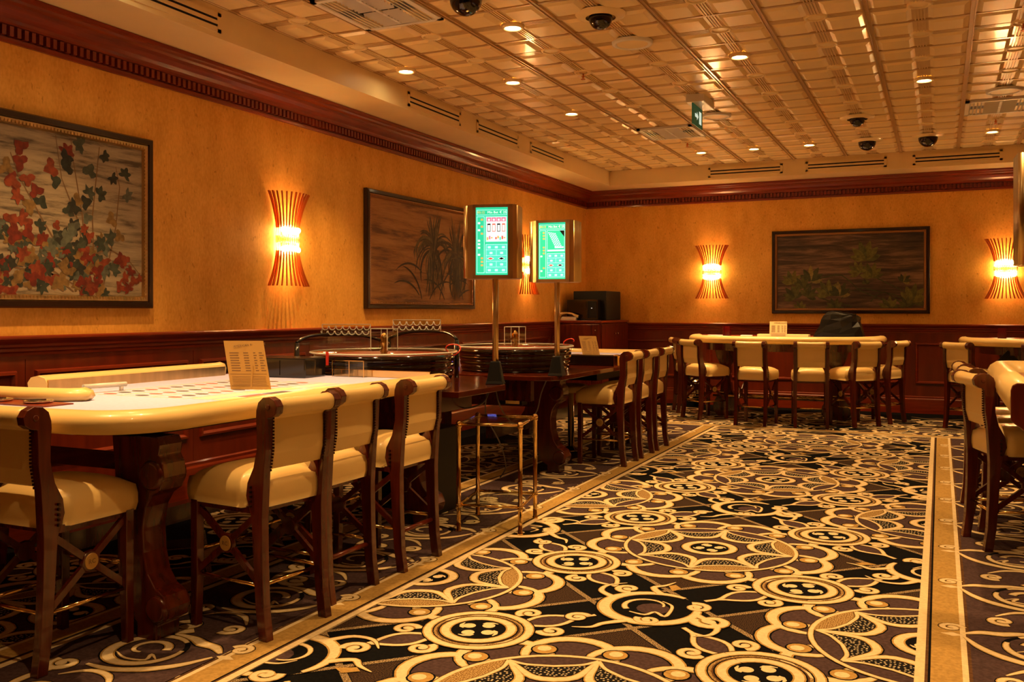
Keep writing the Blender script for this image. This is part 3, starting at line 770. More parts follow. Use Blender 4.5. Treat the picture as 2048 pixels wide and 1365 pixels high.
# painting 2 : strap-leaved plants
e, p = picture(ML, 6.783, 8.84, 1.267, 2.318, 'painting of dark spiky strap-leaved plants between two wall lights', 'cv2', .07, 'frame', 'slip')
pm = paint_mats('strap_paint_', [(.055, .032, .012), (.10, .065, .022), (.035, .018, .008), (.17, .12, .045)])
b = MB(); b.X = ML @ Matrix(((1, 0, 0, 0), (0, 0, 1, 0), (0, 1, 0, 0), (0, 0, 0, 1)))
zi = 0
def blade(x, z, a, L, droop, w_, mi):
    global zi
    pts = []; px, pz = x, z; aa = a; n = 9
    for k in range(n+1):
        pts.append((px, pz)); px += L/n*math.cos(aa); pz += L/n*math.sin(aa)
        aa += droop/n*(-1 if math.cos(a) > 0 else 1)
        if pz < 1.345 or pz > 2.24 or px > 8.76 or px < 6.87: break
    m_ = len(pts)
    if m_ < 3: return
    zi += 1; b.ribbon(pts, [w_*(.4+.6*math.sin(PI*min(1, (k+1.2)/m_)))*(1 if k < m_-1 else .1) for k in range(m_)], .0195+zi*.00001, mi)
for hx, hz, n in ((7.98, 1.85, 52), (8.45, 1.78, 52)):
    for k in range(n):
        a = rnd.uniform(-.4, PI+.4) if k % 3 else rnd.uniform(PI*.35, PI*.65)
        blade(hx+rnd.uniform(-.04, .04), hz+rnd.uniform(-.05, .05), a, rnd.uniform(.25, .55) if abs(a-PI/2) > .5 else rnd.uniform(.2, .42), rnd.uniform(1.6, 3.0) if abs(a-PI/2) > .35 else .2, rnd.uniform(.018, .032), rnd.randrange(4))
    for k in range(26): blade(hx+rnd.uniform(-.1, .1), hz, -PI/2+rnd.uniform(-.45, .45), rnd.uniform(.3, .5), .2, .022, rnd.randrange(4))
for a, x, z in ((2.6, 7.75, 1.62), (2.4, 7.7, 1.4), (.9, 7.9, 1.36), (1.3, 8.1, 1.36), (.5, 8.3, 1.5), (2.2, 8.2, 1.36), (1.9, 7.75, 1.36), (.6, 8.5, 1.38), (2.0, 8.6, 1.36)): blade(x, z, a, .5, 1.2, .02, 0)
p(b, 'painted_blades', pm)
# painting 3 : hand-shaped leaves on a twig
e, p = picture(MBk, -1.975, -.11, 1.215, 2.275, 'wide dark painting of green lobed leaves on a twig, back wall', 'cv3', .07, 'frame', 'slip')
pm = paint_mats('fig_paint_', [(.17, .16, .035), (.10, .11, .03), (.06, .07, .025), (.28, .22, .06)])
b = MB(); b.X = MBk @ Matrix(((1, 0, 0, 0), (0, 0, 1, 0), (0, 1, 0, 0), (0, 0, 0, 1)))
def P3(px, py): return (-1.975+(px-80)/1720*1.865, 2.275-(py-95)/960*1.06+(px-80)/1720*.0)
for s_ in ([(480, 730), (640, 650), (780, 615), (870, 620), (960, 690), (1040, 775), (1120, 770), (1280, 810), (1420, 840), (1640, 950)], [(1225, 645), (1330, 700), (1480, 780), (1560, 820)], [(860, 890), (960, 800), (1040, 785), (1240, 870), (1350, 920)], [(1180, 920), (1240, 850), (1330, 810), (1400, 860), (1560, 980)], [(610, 870), (760, 920), (980, 975)]):
    b.ribbon([P3(*q) for q in s_], .014, .0192, 2)
zi = 0
def hand(px, py, r, a, mi, n=6):
    global zi
    x, z = P3(px, py)
    for k in range(n):
        aa = a+(k-(n-1)/2)*.52; L = r*(1-.35*abs(k-(n-1)/2)/(n/2)); zi += 1
        pts = [(x+L*t*math.cos(aa), z+L*t*math.sin(aa)) for t in (0, .2, .45, .7, .9, 1.0)]
        b.ribbon(pts, [r*.08, r*.22, r*.33, r*.27, r*.13, r*.01], .0195+zi*.00001, mi if k % 3 else (mi+1) % 4)
for q in ((1125, 450, .26, 1.6, 0), (1060, 600, .17, 2.2, 0), (1190, 650, .2, 1.6, 0), (520, 680, .21, 1.3, 2), (310, 710, .19, 1.6, 0), (430, 760, .16, 1.8, 1), (340, 880, .19, 2.0, 1), (480, 860, .17, 1.0, 1), (720, 850, .22, 1.8, 0), (840, 850, .19, 1.4, 2), (790, 1010, .16, 1.6, 1), (400, 1015, .13, 1.6, 0), (1380, 1010, .18, 1.8, 0), (1610, 920, .24, 1.1, 0), (1520, 700, .12, 1.0, 2), (1130, 720, .07, 1.6, 1), (1560, 980, .14, 1.7, 1)): hand(*q)
p(b, 'painted_leaves', pm)
# ------------------------------------------------------------------ wall lights
def sconce(Mx, x, z, label):
    T = Mx @ Matrix.Translation((x, 0, z)); c = T @ Vector((0, 0, 0)); e = empty('wall_light', c, label=label, cat='wall light')
    def p(b_, nm, m_): o = put(nm, b_, m_, e); o.location = -c; return o
    def nb(): b_ = MB(); b_.X = T; return b_
    b = nb(); b.box(-.05, .05, 0, .012, -.09, .09); p(b, 'wall_plate', 'copper')
    N = 15
    for k in range(N):
        a = PI*(k+.5)/N
        for sg in (1, -1):
            secs = []
            for q in range(9):
                h = .085+.268*q/8; r = .118+.105*(h/.35)**2.0
                ca, sa = math.cos(a), math.sin(a); sa *= .62
                o = Vector((ca*r, .012+sa*r, sg*h)); tn = Vector((-sa, ca, 0)).normalized()*.0058; rd = Vector((ca, sa, 0)).normalized()*(.011 if sa > .28 else .020)
                secs.append([tuple(o-tn-rd), tuple(o+tn-rd), tuple(o+tn+rd*.1), tuple(o-tn+rd*.1)])
            b = nb(); b.strip(secs); p(b, 'curved_strip', 'copper')
    b = nb()
    for k in range(17):
        a = PI*(k+.5)/17; b.tube([(.122*math.cos(a), .012+.076*math.sin(a), -.026), (.122*math.cos(a), .012+.076*math.sin(a), .026)], .008, 6)
        b.tube([(.122*math.cos(a), .012+.076*math.sin(a), -.09), (.122*math.cos(a), .012+.076*math.sin(a), .09)], .003, 5)
    p(b, 'crystal_band', 'crystal')
    for sg in (1, -1):
        for xx in (0,):
            b = nb(); b.tube([(-.108, .055, sg*.074), (-.095, .055, sg*.074), (-.06, .055, sg*.076), (0, .055, sg*.078), (.06, .055, sg*.076), (.095, .055, sg*.074), (.108, .055, sg*.074)], [.006, .020, .030, .034, .030, .020, .006], 12); p(b, 'bulb', 'bulb2')
        l = bpy.data.lights.new('sconce_glow', 'POINT'); l.energy = SCONCE_W; l.color = SCONCE; l.shadow_soft_size = .012
        o = bpy.data.objects.new('glow', l); COL.objects.link(o); o.parent = e; o.location = (T @ Vector((0, .06, sg*.062)))-c
    return e
sconce(ML, 5.72, 1.79, 'lit wall light with flared copper strips between the leaf painting and plant painting')
sconce(ML, 10.25, 1.80, 'lit copper-strip wall light partly hidden behind the two video signs')
sconce(MBk, -2.755, 1.765, 'lit copper-strip wall light on the back wall left of the wide painting')
sconce(MBk, .70, 1.745, 'lit copper-strip wall light at the right edge of the photo, back wall')
# ------------------------------------------------------------------ bar stools
def stool(wood_rung=False):
    e = empty('bar_stool')
    for s_ in (-1, 1):
        # rear stile
        path = [(-.205, 0, .021), (-.188, .12, .022), (-.178, .30, .024), (-.172, .46, .028), (-.160, .54, .044), (-.165, .59, .042), (-.183, .65, .028), (-.196, .72, .024), (-.197, .79, .025), (-.196, .84, .028), (-.203, .875, .033), (-.222, .902, .036)]
        low = path[:10]
        front = [(y+d, z) for y, z, d in low]; back = [(y-d, z) for y, z, d in low]
        poly = front+[(-.170, .868), (-.180, .898), (-.204, .917), (-.236, .921), (-.262, .910), (-.277, .887), (-.272, .860), (-.252, .846)]+back[::-1]
        b = MB(); x0, x1 = sorted((s_*.180, s_*.144)); b.prism(poly, x0, x1, 'yz')
        b.lathe([(.012, 0), (.010, s_*.004)], 12, (s_*.180, -.232, .882), axis='x')
        put('rear_leg', b, 'stoolwood', e, bevel=.004)
        b = MB(); b.strip([[(s_*.152, .145, z), (s_*.188, .145, z), (s_*.188, .182, z), (s_*.152, .182, z)] if z > .1 else [(s_*.156, .150, z), (s_*.188, .150, z), (s_*.188, .182, z), (s_*.156, .182, z)] for z in (0, .2, .5)])
        put('front_leg', b, 'stoolwood', e, bevel=.003)
        b = MB(); xx = s_*.168
        b.bar((xx, -.165, .47), (xx, .155, .22), .016, .024); b.bar((xx, -.168, .22), (xx, .155, .47), .016, .024)
        b.lathe([(.036, -.010), (.040, 0), (.036, .012)], 20, (xx, -.005, .345), axis='x'); br = put('cross_brace', b, 'stoolwood', e)
        b = MB(); b.lathe([(.030, 0), (.028, s_*.003)], 20, (xx+s_*.012, -.005, .345), axis='x'); put('round_badge', b, 'card', br)
        me = BADGE; o = put('badge_lettering', me, None, br, (xx+s_*.0155, -.005, .345), (PI/2, 0, s_*PI/2))
        b = MB(); b.tube([(s_*.168, -.17, .205), (s_*.168, .16, .205)], .008, 8); put('side_rung', b, 'brass', e)
        b = MB()
        for k in range(20):
            t = k/19; z = .64+.235*t; y = -.178-.014*min(1, (z-.64)/.08)
            b.box(s_*.143-.003, s_*.143+.003, y-.034, y-.024, z-.004, z+.004)
        for k in range(5): b.box(s_*.182, s_*.190, -.150, -.142, .50+.018*k, .508+.018*k)
        put('nailhead_trim', b, 'stud', e, kind='stuff')
    b = MB(); b.pillow(-.186, .186, -.176, .192, .493, .590, .048, n=14)
    for v in b.v:
        if v.y < -.122: v.x *= .145/.190
    put('seat', b, 'leather', e)
    put('seat_rail', MB().box(-.170, .170, -.15, .165, .472, .498), 'stoolwood', e)
    # backrest: padded panel following the stile and a rolled top
    pr = [(-.166, .640), (-.196, .640), (-.212, .70), (-.214, .78), (-.213, .845), (-.168, .86), (-.168, .79), (-.170, .70)]
    b = MB(); b.prism(pr, -.146, .146, 'yz'); put('backrest', b, 'leather', e, bevel=.006)
    b = MB(); secs = []
    for k in range(9):
        x = -.146+.292*k/8; r = .0355-.0035*math.cos(PI*(k-4)/8); secs.append([(x, -.236+r*math.cos(2*PI*j/16)*1.05, .880+r*math.sin(2*PI*j/16)) for j in range(16)])
    b.strip(secs, sm=True); b.prism([(-.168, .84), (-.21, .83), (-.24, .86), (-.24, .905), (-.20, .905), (-.172, .88)], -.146, .146, 'yz'); put('rolled_top', b, 'leather', e)
    for s_ in (-1, 1): put('corner_block', MB().prism([(s_*.146, .645), (s_*.112, .645), (s_*.132, .61), (s_*.146, .56)], -.185, -.165, 'xz'), 'wood', e)
    if wood_rung: b = MB(); b.tube([(-.15, -.180, .185), (.15, -.180, .185)], .011, 10); put('rear_rung', b, 'wood', e)
    else: b = MB(); b.tube([(-.15, -.182, .205), (.15, -.182, .205)], .008, 8); put('rear_rung', b, 'brass', e)
    b = MB(); b.tube([(-.155, .163, .30), (.155, .163, .30)], .008, 8); put('foot_rail', b, 'brass', e)
    return e
b0 = text_mesh('RC', .024, 'ink', .0004); BADGE = b0
st1 = stool(); reg(st1); st2 = stool(True); reg(st2)
used = {st1: False, st2: False}
def place(base, x, y, deg, label, group=None):
    if not used[base]:
        used[base] = True; base.location = (x, y, 0.006); base.rotation_euler = (0, 0, R(deg)); tag(base, label=label, cat='bar stool', group=group); return base
    return dup(base, (x, y, 0.006), R(deg), label=label, cat='bar stool', group=group)
def rearmid(x, y, deg): a = R(deg)+PI/2; return x+.19*math.cos(a), y+.19*math.sin(a)
G1 = 'bar stools at the near roulette table'; G2 = 'bar stools at the second roulette table'; G3 = 'bar stools round the back card table'; G4 = 'bar stools at the far right table'; G5 = 'bar stools at the near right table'
def ps(base, x, y, deg, lab, g): place(base, *rearmid(x, y, deg), deg, lab, g)
ps(st1, -2.945, 2.215, 0, 'cream leather bar stool at the near end of the front table, cut by left edge', G1)
ps(st1, -2.305, 2.960, 84, 'cream leather bar stool largest in view, before the near roulette table, brass rear rung', G1)
ps(st2, -2.355, 3.415, 89, 'middle cream bar stool along the near roulette table, wooden rear rung', G1)
ps(st2, -2.335, 3.965, 89, 'cream bar stool beside the brass side table, wooden rear rung', G1)
ps(st1, -2.30, 7.265, 90, 'nearest cream bar stool of the three at the second roulette table', G2)
ps(st1, -2.30, 7.735, 90, 'middle cream bar stool of the three at the second roulette table', G2)
ps(st1, -2.30, 8.21, 90, 'farthest cream bar stool of the three at the second roulette table', G2)
ps(st1, -2.95, 11.28, -66, 'cream bar stool at the left end of the back card table, mostly hidden', G3)
ps(st1, -2.60, 10.62, -40, 'cream bar stool turned right at the left front of the back card table', G3)
ps(st1, -1.86, 10.21, -8, 'cream bar stool seen from behind, left of the middle pair at the back card table', G3)
ps(st1, -1.24, 10.27, 10, 'cream bar stool seen from behind, right of the middle pair at the back card table', G3)
ps(st1, -.72, 10.62, 46, 'cream bar stool turned left at the right front of the back card table', G3)
ps(st1, -.44, 11.12, 66, 'cream bar stool at the right end of the back card table', G3)
ps(st1, .18, 10.78, -42, 'cream bar stool at the left end of the far right table', G4)
ps(st1, .90, 10.28, -8, 'cream bar stool at the right photo edge, front of the far right table', G4)
ps(st1, .19, 5.55, -73, 'nearest bar stool at the right table, large dark stile to the aisle', G5)
ps(st1, .20, 6.03, -80, 'middle bar stool of the three at the right table, only its top showing', G5)
ps(st1, .17, 6.52, -84, 'farthest bar stool of the three at the right table, only its top showing', G5)
# ------------------------------------------------------------------ tables
RAILP = [(.135, .862), (.10, .886), (.07, .897), (.035, .894), (.012, .882), (0, .865), (-.002, .848), (.006, .828), (.022, .815), (.05, .811), (.135, .811)]
def lift(p, dz): return [(u, z+dz) for u, z in p]
def s_leg(x, y, z1, flip=1, dy=.12, s=1.0, name='leg', par=None):
    P_ = [(-.13, z1), (.10, z1), (.115, z1-.03), (.108, z1-.07), (.128, z1-.10), (.135, z1-.15), (.115, z1-.20), (.075, z1-.225), (.045, z1-.27), (.03, .42), (.035, .33), (.055, .25), (.09, .20), (.135, .175), (.155, .13), (.145, .085), (.10, .062), (.10, .0), (.0, .0), (.0, .062), (-.05, .09), (-.085, .16), (-.10, .26), (-.105, .40), (-.10, z1-.30), (-.115, z1-.15)]
    b = MB(); b.prism([(x+flip*u*s, z) for u, z in P_], y-dy/2, y+dy/2, 'xz')
    b.lathe([(.05, -.012), (.058, 0), (.058, dy), (.05, dy+.012)], 20, (x+flip*.075, y-dy/2, z1-.145), axis='y')
    b.lathe([(.045, -.012), (.052, 0), (.052, dy), (.045, dy+.012)], 20, (x+flip*.10, y-dy/2, .125), axis='y')
    return put(name, b, 'stoolwood', par, bevel=.006)
def roulette_layout(par, x0, x1, y0, y1, z):
    b = MB(); n = 12; dy = (y1-y0)/n; dx = (x1-x0)/3; q = 0
    for i in range(n+1): b.box(x0, x1, y0+i*dy-.003, y0+i*dy+.003, z, z+.0008, 2)
    for i in range(4): b.box(x0+i*dx-.003, x0+i*dx+.003, y0, y1, z, z+.0010, 2)
    for i in range(n):
        for j in range(3):
            c = (x0+(j+.5)*dx, y0+(i+.5)*dy); b.fan([(c[0]+.038*math.cos(a), c[1]+.020*math.sin(a)) for a in [2*PI*k/14 for k in range(14)]], z+.0012, (i+j+(i//2)) % 2)
    for k in range(3): b.box(x1+.02, x1+.12, y0+k*4*dy+.01, y0+(k+1)*4*dy-.01, z, z+.0009, 2 if k % 2 else 3)
    for k in range(6): b.box(x1+.14, x1+.24, y0+k*2*dy+.01, y0+(k+1)*2*dy-.01, z, z+.0009, (2, 0, 1, 3, 2, 3)[k])
    put('betting_layout', b, ['redfelt', 'blackfelt', 'goldfelt', 'white'], par)
# --- near roulette table
t1 = empty('roulette_table', (-3.2, 3.5, 0), label='near roulette table with lilac felt and padded cream rim, left foreground', cat='table')
def tp(e, nm, b_, m_, **k): o = put(nm, b_, m_, e, **k); o.location = -e.location; return o
path = [(-2.50, 4.60), (-2.50, 3.6), (-2.50, 2.72)]+[(-2.78+.28*math.cos(R(a)), 2.60+.30*math.sin(R(a))) for a in (0, -12, -24, -36, -48, -60, -72, -84)]+[(-2.95, 2.285), (-3.4, 2.27), (-3.9, 2.27), (-4.25, 2.27)]
tp(t1, 'padded_rim', MB().sweep(path, RAILP, flip=True), 'leather')
felt = [(-2.62, 4.60), (-2.62, 2.72), (-2.70, 2.50), (-2.86, 2.395), (-4.25, 2.39), (-4.25, 2.86), (-3.98, 2.92), (-3.98, 4.60)]
tp(t1, 'felt_top', MB().prism(felt, .80, .862, 'xy'), 'felt')
roulette_layout(t1, -.42+0, .18, -.38, .62, .862)
tp(t1, 'under_apron', MB().prism([(-2.75, 4.55), (-2.75, 2.75), (-2.84, 2.62), (-3.0, 2.55), (-4.2, 2.55), (-4.2, 4.55)], .772, .80, 'xy'), 'blackmat')
tp(t1, 'dealer_rail', MB().sweep([(-3.93, 3.10), (-3.955, 3.13), (-3.96, 3.2), (-3.96, 4.25), (-3.97, 4.38), (-4.02, 4.44)], [(-.03, .80), (-.04, .90), (-.03, .925), (.0, .937), (.03, .93), (.045, .905), (.03, .80)]), 'leather')
tp(t1, 'brass_fence', MB().box(-3.915, -3.905, 3.14, 4.36, .862, .915), 'brass_soft')
tp(t1, 'side_arm_rail', MB().sweep([(-3.38, 2.90), (-3.36, 2.86), (-3.40, 2.82), (-3.6, 2.79), (-4.25, 2.76)], [(-.05, .864), (-.055, .89), (-.035, .912), (.0, .918), (.035, .905), (.045, .88), (.03, .864)]), 'leather')
tp(t1, 'wooden_strip', MB().box(-4.25, -3.26, 2.60, 2.74, .8625, .868), 'wood_h')
tp(t1, 'low_brass_fence', MB().box(-3.28, -2.625, 4.590, 4.602, .862, .905), 'brass', bevel=.003)
ex = [(-3.95, 4.55), (-2.42, 4.55), (-2.41, 5.14), (-2.47, 5.24), (-2.85, 5.72), (-3.95, 5.72)]
tp(t1, 'wheel_shelf', MB().prism(ex, .765, .800, 'xy'), 'shelf', bevel=.004)
tp(t1, 'shelf_apron', MB().box(-3.8, -2.62, 4.6, 5.1, .66, .765), 'wood_dark')
for x, y, f in ((-2.78, 2.68, 1), (-3.75, 2.68, -1), (-2.80, 4.75, 1), (-3.75, 4.75, -1)): o = s_leg(x, y, .772 if y < 4 else .765, f, par=t1); o.location = -t1.location
b = MB(); b.bar((-3.7, 2.68, .66), (-2.85, 2.68, .66), .05, .06); b.bar((-3.7, 4.75, .60), (-2.85, 4.75, .60), .06, .10); b.bar((-3.27, 2.68, .3), (-3.27, 4.75, .3), .07, .08); tp(t1, 'stretcher', b, 'wood_dark')
for y in (2.68, 4.75): tp(t1, 'brass_foot_rail', MB().tube([(-3.7, y+.1, .22), (-2.85, y+.1, .22)], .012, 8), 'brass')
# --- second roulette table
t2 = empty('roulette_table', (-3.2, 7.8, 0), label='second roulette table with pale felt, behind the brass side table', cat='table')
pd = -.027
path = [(-2.42, 7.42), (-2.42, 8.5)]+[(-2.67+.25*math.cos(R(a)), 8.62+.25*math.sin(R(a))) for a in (0, 15, 30, 45, 60, 75, 90)]+[(-3.0, 8.87), (-3.95, 8.87)]
tp(t2, 'padded_rim', MB().sweep(path, lift(RAILP, pd)), 'leather')
tp(t2, 'felt_top', MB().prism([(-2.54, 7.42), (-2.54, 8.62), (-2.60, 8.72), (-2.70, 8.76), (-3.95, 8.76), (-3.95, 7.42)], .78, .835, 'xy'), 'felt')
roulette_layout(t2, -.45, .15, -.30, .62, .835)
tp(t2, 'dark_fence', MB().box(-3.4, -2.46, 7.36, 7.42, .79, .88), 'wheel', bevel=.01)
tp(t2, 'brass_end_plate', MB().box(-2.46, -2.412, 7.35, 7.425, .785, .885), 'brass', bevel=.01)
ex = [(-3.95, 5.98), (-2.58, 5.98), (-2.47, 6.02), (-2.42, 6.12), (-2.40, 7.42), (-3.95, 7.42)]
tp(t2, 'wheel_shelf', MB().prism(ex, .757, .790, 'xy'), 'shelf', bevel=.004)
tp(t2, 'shelf_apron', MB().box(-3.8, -2.66, 6.1, 6.16, .60, .757), 'wood_dark')
tp(t2, 'under_apron', MB().box(-3.9, -2.62, 7.4, 8.7, .66, .78), 'blackmat')
for x, y, f in ((-2.75, 6.68, 1), (-3.75, 6.68, -1), (-2.80, 8.62, 1), (-3.75, 8.62, -1)): o = s_leg(x, y, .757, f, par=t2); o.location = -t2.location
b = MB(); b.bar((-3.7, 6.68, .56), (-2.85, 6.68, .56), .06, .12); b.bar((-3.27, 6.68, .28), (-3.27, 8.62, .28), .07, .10); tp(t2, 'stretcher', b, 'wood_dark')
# --- wheels
def wheel(x, y, z, r, label, sx=1):
    e = empty('roulette_wheel', (x, y, z), label=label, cat='roulette wheel')
    b = MB(); b.lathe([(r*.93, 0), (r*.95, .006), (r*.965, .03), (r*.95, .036), (r*.97, .044), (r*.985, .072), (r*.965, .078), (r*.985, .086), (r*.995, .112), (r*.975, .118), (r, .126), (r, .165), (r*.97, .175)], 56, cap=False)
    b.lathe([(r*.80, 0), (.01, 0)], 40, cap=False); put('bowl', b, 'wheel', e)
    b = MB(); b.lathe([(r*.95, .172), (r*.75, .125), (r*.5, .10)], 48, cap=False); put('ball_track', b, 'wood_h', e)
    b = MB()
    for k in range(37):
        a0 = 2*PI*k/37; a1 = 2*PI*(k+.92)/37; q = [(r*f*math.cos(a), r*f*math.sin(a), zz_) for f, a, zz_ in ((.50, a0, .10), (.50, a1, .10), (.40, a1, .092), (.40, a0, .092))]
        b.F([b.P(p_) for p_ in q], k % 2)
    put('numbered_ring', b, ['red', 'black'], e, kind='stuff')
    b = MB(); b.lathe([(r*.40, .09), (r*.15, .13), (.05, .14)], 36, cap=False); put('rotor_cone', b, 'wood', e)
    b = MB(); b.lathe([(.03, .13), (.045, .15), (.02, .175), (.030, .195), (.018, .215), (.036, .24), (.022, .262), (.028, .275), (.012, .30), (.001, .31)], 20, cap=False); put('brass_turret', b, 'brass', e)
    b = MB(); b.lathe([(r*1.03, .176), (r*1.04, .186), (r*1.02, .196), (.07, .200)], 56, cap=False); put('clear_cover', b, 'smoke', e)
    b = MB(); b.lathe([(r*1.035, .180), (r*1.045, .186), (r*1.035, .192), (r*1.03, .186)], 56, cap=False); put('cover_edge', b, 'acryedge', e)
    b = MB(); b.box(-.062, .062, -.062, .062, .20, .335); put('turret_box', b, 'smoke', e)
    b = MB()
    for sx_ in (-1, 1):
        for sy_ in (-1, 1): b.bar((sx_*.062, sy_*.062, .20), (sx_*.062, sy_*.062, .335), .004, .004)
    for z_ in (.335,):
        for sx_ in (-1, 1): b.bar((sx_*.062, -.062, z_), (sx_*.062, .062, z_), .004, .004); b.bar((-.062, sx_*.062, z_), (.062, sx_*.062, z_), .004, .004)
    put('turret_box_edge', b, 'acryedge', e)
    return e
wheel(-3.26, 5.11, .80, .455, 'glossy dark roulette wheel on the near table with a clear lid and brass turret')
wheel(-3.02, 6.62, .79, .44, 'glossy dark roulette wheel on the second table, behind the pole of the left video sign')
# acrylic wheel shield with black trim
def shield(x, y, a0, a1, r, z0, z1, label):
    e = empty('wheel_shield', (x, y, z0), label=label, cat='screen')
    n = 14; b = MB(); L = []
    for k in range(n+1):
        a = R(a0+(a1-a0)*k/n); h = z1-z0-.05*abs(2*k/n-1)**3; L.append(((r*math.cos(a), r*math.sin(a)), h))
    for rr in (0, .006):
        I = [(b.P((p_[0]*(1+rr/r), p_[1]*(1+rr/r), 0)), b.P((p_[0]*(1+rr/r), p_[1]*(1+rr/r), h))) for p_, h in L]
        for A, B in zip(I, I[1:]): b.F((A[0], B[0], B[1], A[1]), 0, True)
    put('acrylic_sheet', b, 'smoke', e)
    b = MB(); b.tube([(p_[0], p_[1], h) for p_, h in L], .011, 8); put('black_top_trim', b, 'black', e)
    for k in (0, n):
        p_, h = L[k]; put('end_post', MB().tube([(p_[0], p_[1], 0), (p_[0], p_[1], h)], .018, 10), 'black', e)
    return e
shield(-3.36, 5.15, 118, 190, .56, .80, 1.085, 'curved clear shield with black trim behind the near wheel, left half')
shield(-3.36, 5.15, 45, 113, .56, .80, 1.105, 'curved clear shield with black trim behind the near wheel, right half')
def rack(x, y, z, rz, label, n=7, wd=.34):
    e = empty('acrylic_rack', (x, y, z), R(rz), label=label, cat='rack')
    b = MB(); b.box(-wd/2, wd/2, -.003, .003, .0, .085); b.box(-wd/2, wd/2, -.06, .0, .0, .004); put('back_sheet', b, 'smoke', e)
    b = MB()
    for yy, zz_ in ((-.012, .045), (-.05, .012)):
        s_ = wd/n
        for k in range(n): b.tube([(-wd/2+s_*(k+.5)+s_*.46*math.cos(a), yy, zz_+.028-.028*math.sin(a)) for a in [PI*q/8 for q in range(9)]], .0035, 5)
    b.bar((-wd/2, 0, .085), (wd/2, 0, .085), .005, .005); b.bar((-wd/2, 0, 0), (-wd/2, 0, .085), .005, .005); b.bar((wd/2, 0, 0), (wd/2, 0, .085), .005, .005)
    put('scalloped_holder', b, 'acryedge', e)
rack(-3.79, 5.45, 1.07, 24, 'clear scalloped rack above the left half of the wheel shield')
rack(-3.40, 5.76, 1.10, 24, 'clear scalloped rack above the right half of the wheel shield')
# red clip on the wheel and red cable loops
tag(put('red_tag', MB().box(-3.372, -3.355, 4.635, 4.642, .92, 1.0), 'red'), label='small red strip hanging on the front of the near wheel', cat='tag')
tag(put('red_cable', MB().tube([(-2.83+.05*math.cos(a), 5.25+.02*math.sin(2*a), 1.0+.035*math.sin(a)) for a in [2*PI*k/16 for k in range(17)]], .004, 6), 'red'), label='looped red cable on the right side of the near wheel', cat='cable')
tag(put('red_cable', MB().tube([(-2.66+.04*math.cos(a)+.02*math.sin(a), 6.85, 1.005+.025*math.sin(a)) for a in [2*PI*k/12 for k in range(11)]], .004, 6), 'red'), label='looped red cable on the far right rim of the second wheel', cat='cable')
# things on the near table
e = empty('card_shuffler', (-3.50, 4.42, .862), R(4), label='black glossy box on the felt left of the near wheel', cat='box')
put('body', MB().box(-.20, .19, -.09, .13, 0, .115), 'black', e, bevel=.008); put('front_window', MB().box(-.17, .02, -.094, -.088, .015, .10), 'wheel', e)
e = empty('acrylic_block', (-3.14, 4.555, .862), label='clear acrylic block between the black box and brass fence', cat='block')
put('left_leaf', MB().box(-.12, 0, -.01, .03, 0, .095), 'smoke', e); put('right_leaf', MB().box(.003, .10, -.01, .03, 0, .095), 'smoke', e)
b = MB(); 
for x in (-.12, 0, .10): b.bar((x, -.01, 0), (x, -.01, .095), .004, .004)
b.bar((-.12, -.01, .095), (.10, -.01, .095), .004, .004); put('polished_edge', b, 'brass', e)
e = empty('chip_tray', (-3.86, 4.60, .862), R(-6), label='black chip tray with silver dividers behind the rate card', cat='tray')
put('tray', MB().box(-.28, .28, -.07, .07, 0, .045), 'black', e)
for k in range(10): put('divider', MB().box(-.265+.056*k, -.257+.056*k, -.065, .065, .045, .058), 'chrome', e)
e = empty('chip_marker_bar', (-3.62, 3.22, .864), R(80), label='clear acrylic bar on two feet lying on the near felt', cat='bar')
put('clear_bar', MB().tube([(-.11, 0, .03), (.11, 0, .03)], .012, 10), 'acryedge', e)
for x in (-.085, .085): put('foot', MB().cyl((x, 0, 0), .010, .022, 10), 'acryedge', e)
for k, (x, y, lab) in enumerate(((-3.62, 2.665, 'round chrome ashtray on the wooden strip, nearest the photo edge'), (-3.40, 2.685, 'round chrome ashtray on the wooden strip, nearer the felt'))):
    tag(put('ashtray', MB().lathe([(.03, 0), (.055, .002), (.06, .010), (.05, .012), (.035, .005), (.001, .005)], 24, cap=False), 'chrome', loc=(x, y, .868)), label=lab, cat='ashtray')
def rate_card(x, y, z, rz, lean, label, w_=.185, h=.235, cm='card', skew=0):
    e = empty('rate_card', (x, y, z), R(rz), label=label, cat='sign')
    Tm = Matrix.Rotation(R(lean), 4, 'X') @ Matrix(((1, 0, skew, 0), (0, 1, 0, 0), (0, 0, 1, 0), (0, 0, 0, 1)))
    def nb(): b_ = MB(); b_.X = Tm; return b_
    b = nb(); b.box(-w_/2, w_/2, 0, .006, 0, h); put('card', b, cm, e)
    b = MB(); b.prism([(0, 0), (.09, 0), (.02, .12)], -.004, .004, 'yz'); put('prop', b, cm, e)
    b = nb()
    for k in range(8):
        z_ = h*.74-k*h*.052
        for x0, x1 in ((-.40, -.18), (-.05, .08), (.20, .28), (.34, .46)): b.box(x0*w_, x1*w_*(1 if k % 2 else .92), -.0008, 0, z_, z_+h*.018)
    for k in range(6): b.box(-.42*w_, .42*w_, -.0008, 0, h*.26-k*h*.032, h*.26-k*h*.032+h*.006)
    for z_ in (.31, .07): b.box(-.46*w_, .46*w_, -.0008, 0, h*z_, h*z_+.002)
    put('printed_lines', b, 'ink', e)
    me = text_mesh('AMERICAN ROULETTE', w_*.078, 'ink', .0004)
    o = put('heading', me, None, e); o.matrix_local = Tm @ Matrix.Translation((w_*.14, -.001, h*.91)) @ Matrix.Rotation(PI/2, 4, 'X')
    return e
rate_card(-3.08, 3.62, .8625, 22, -14, 'ochre rate card headed AMERICAN ROULETTE leaning on the near felt', w_=.20, h=.245, skew=-.24)
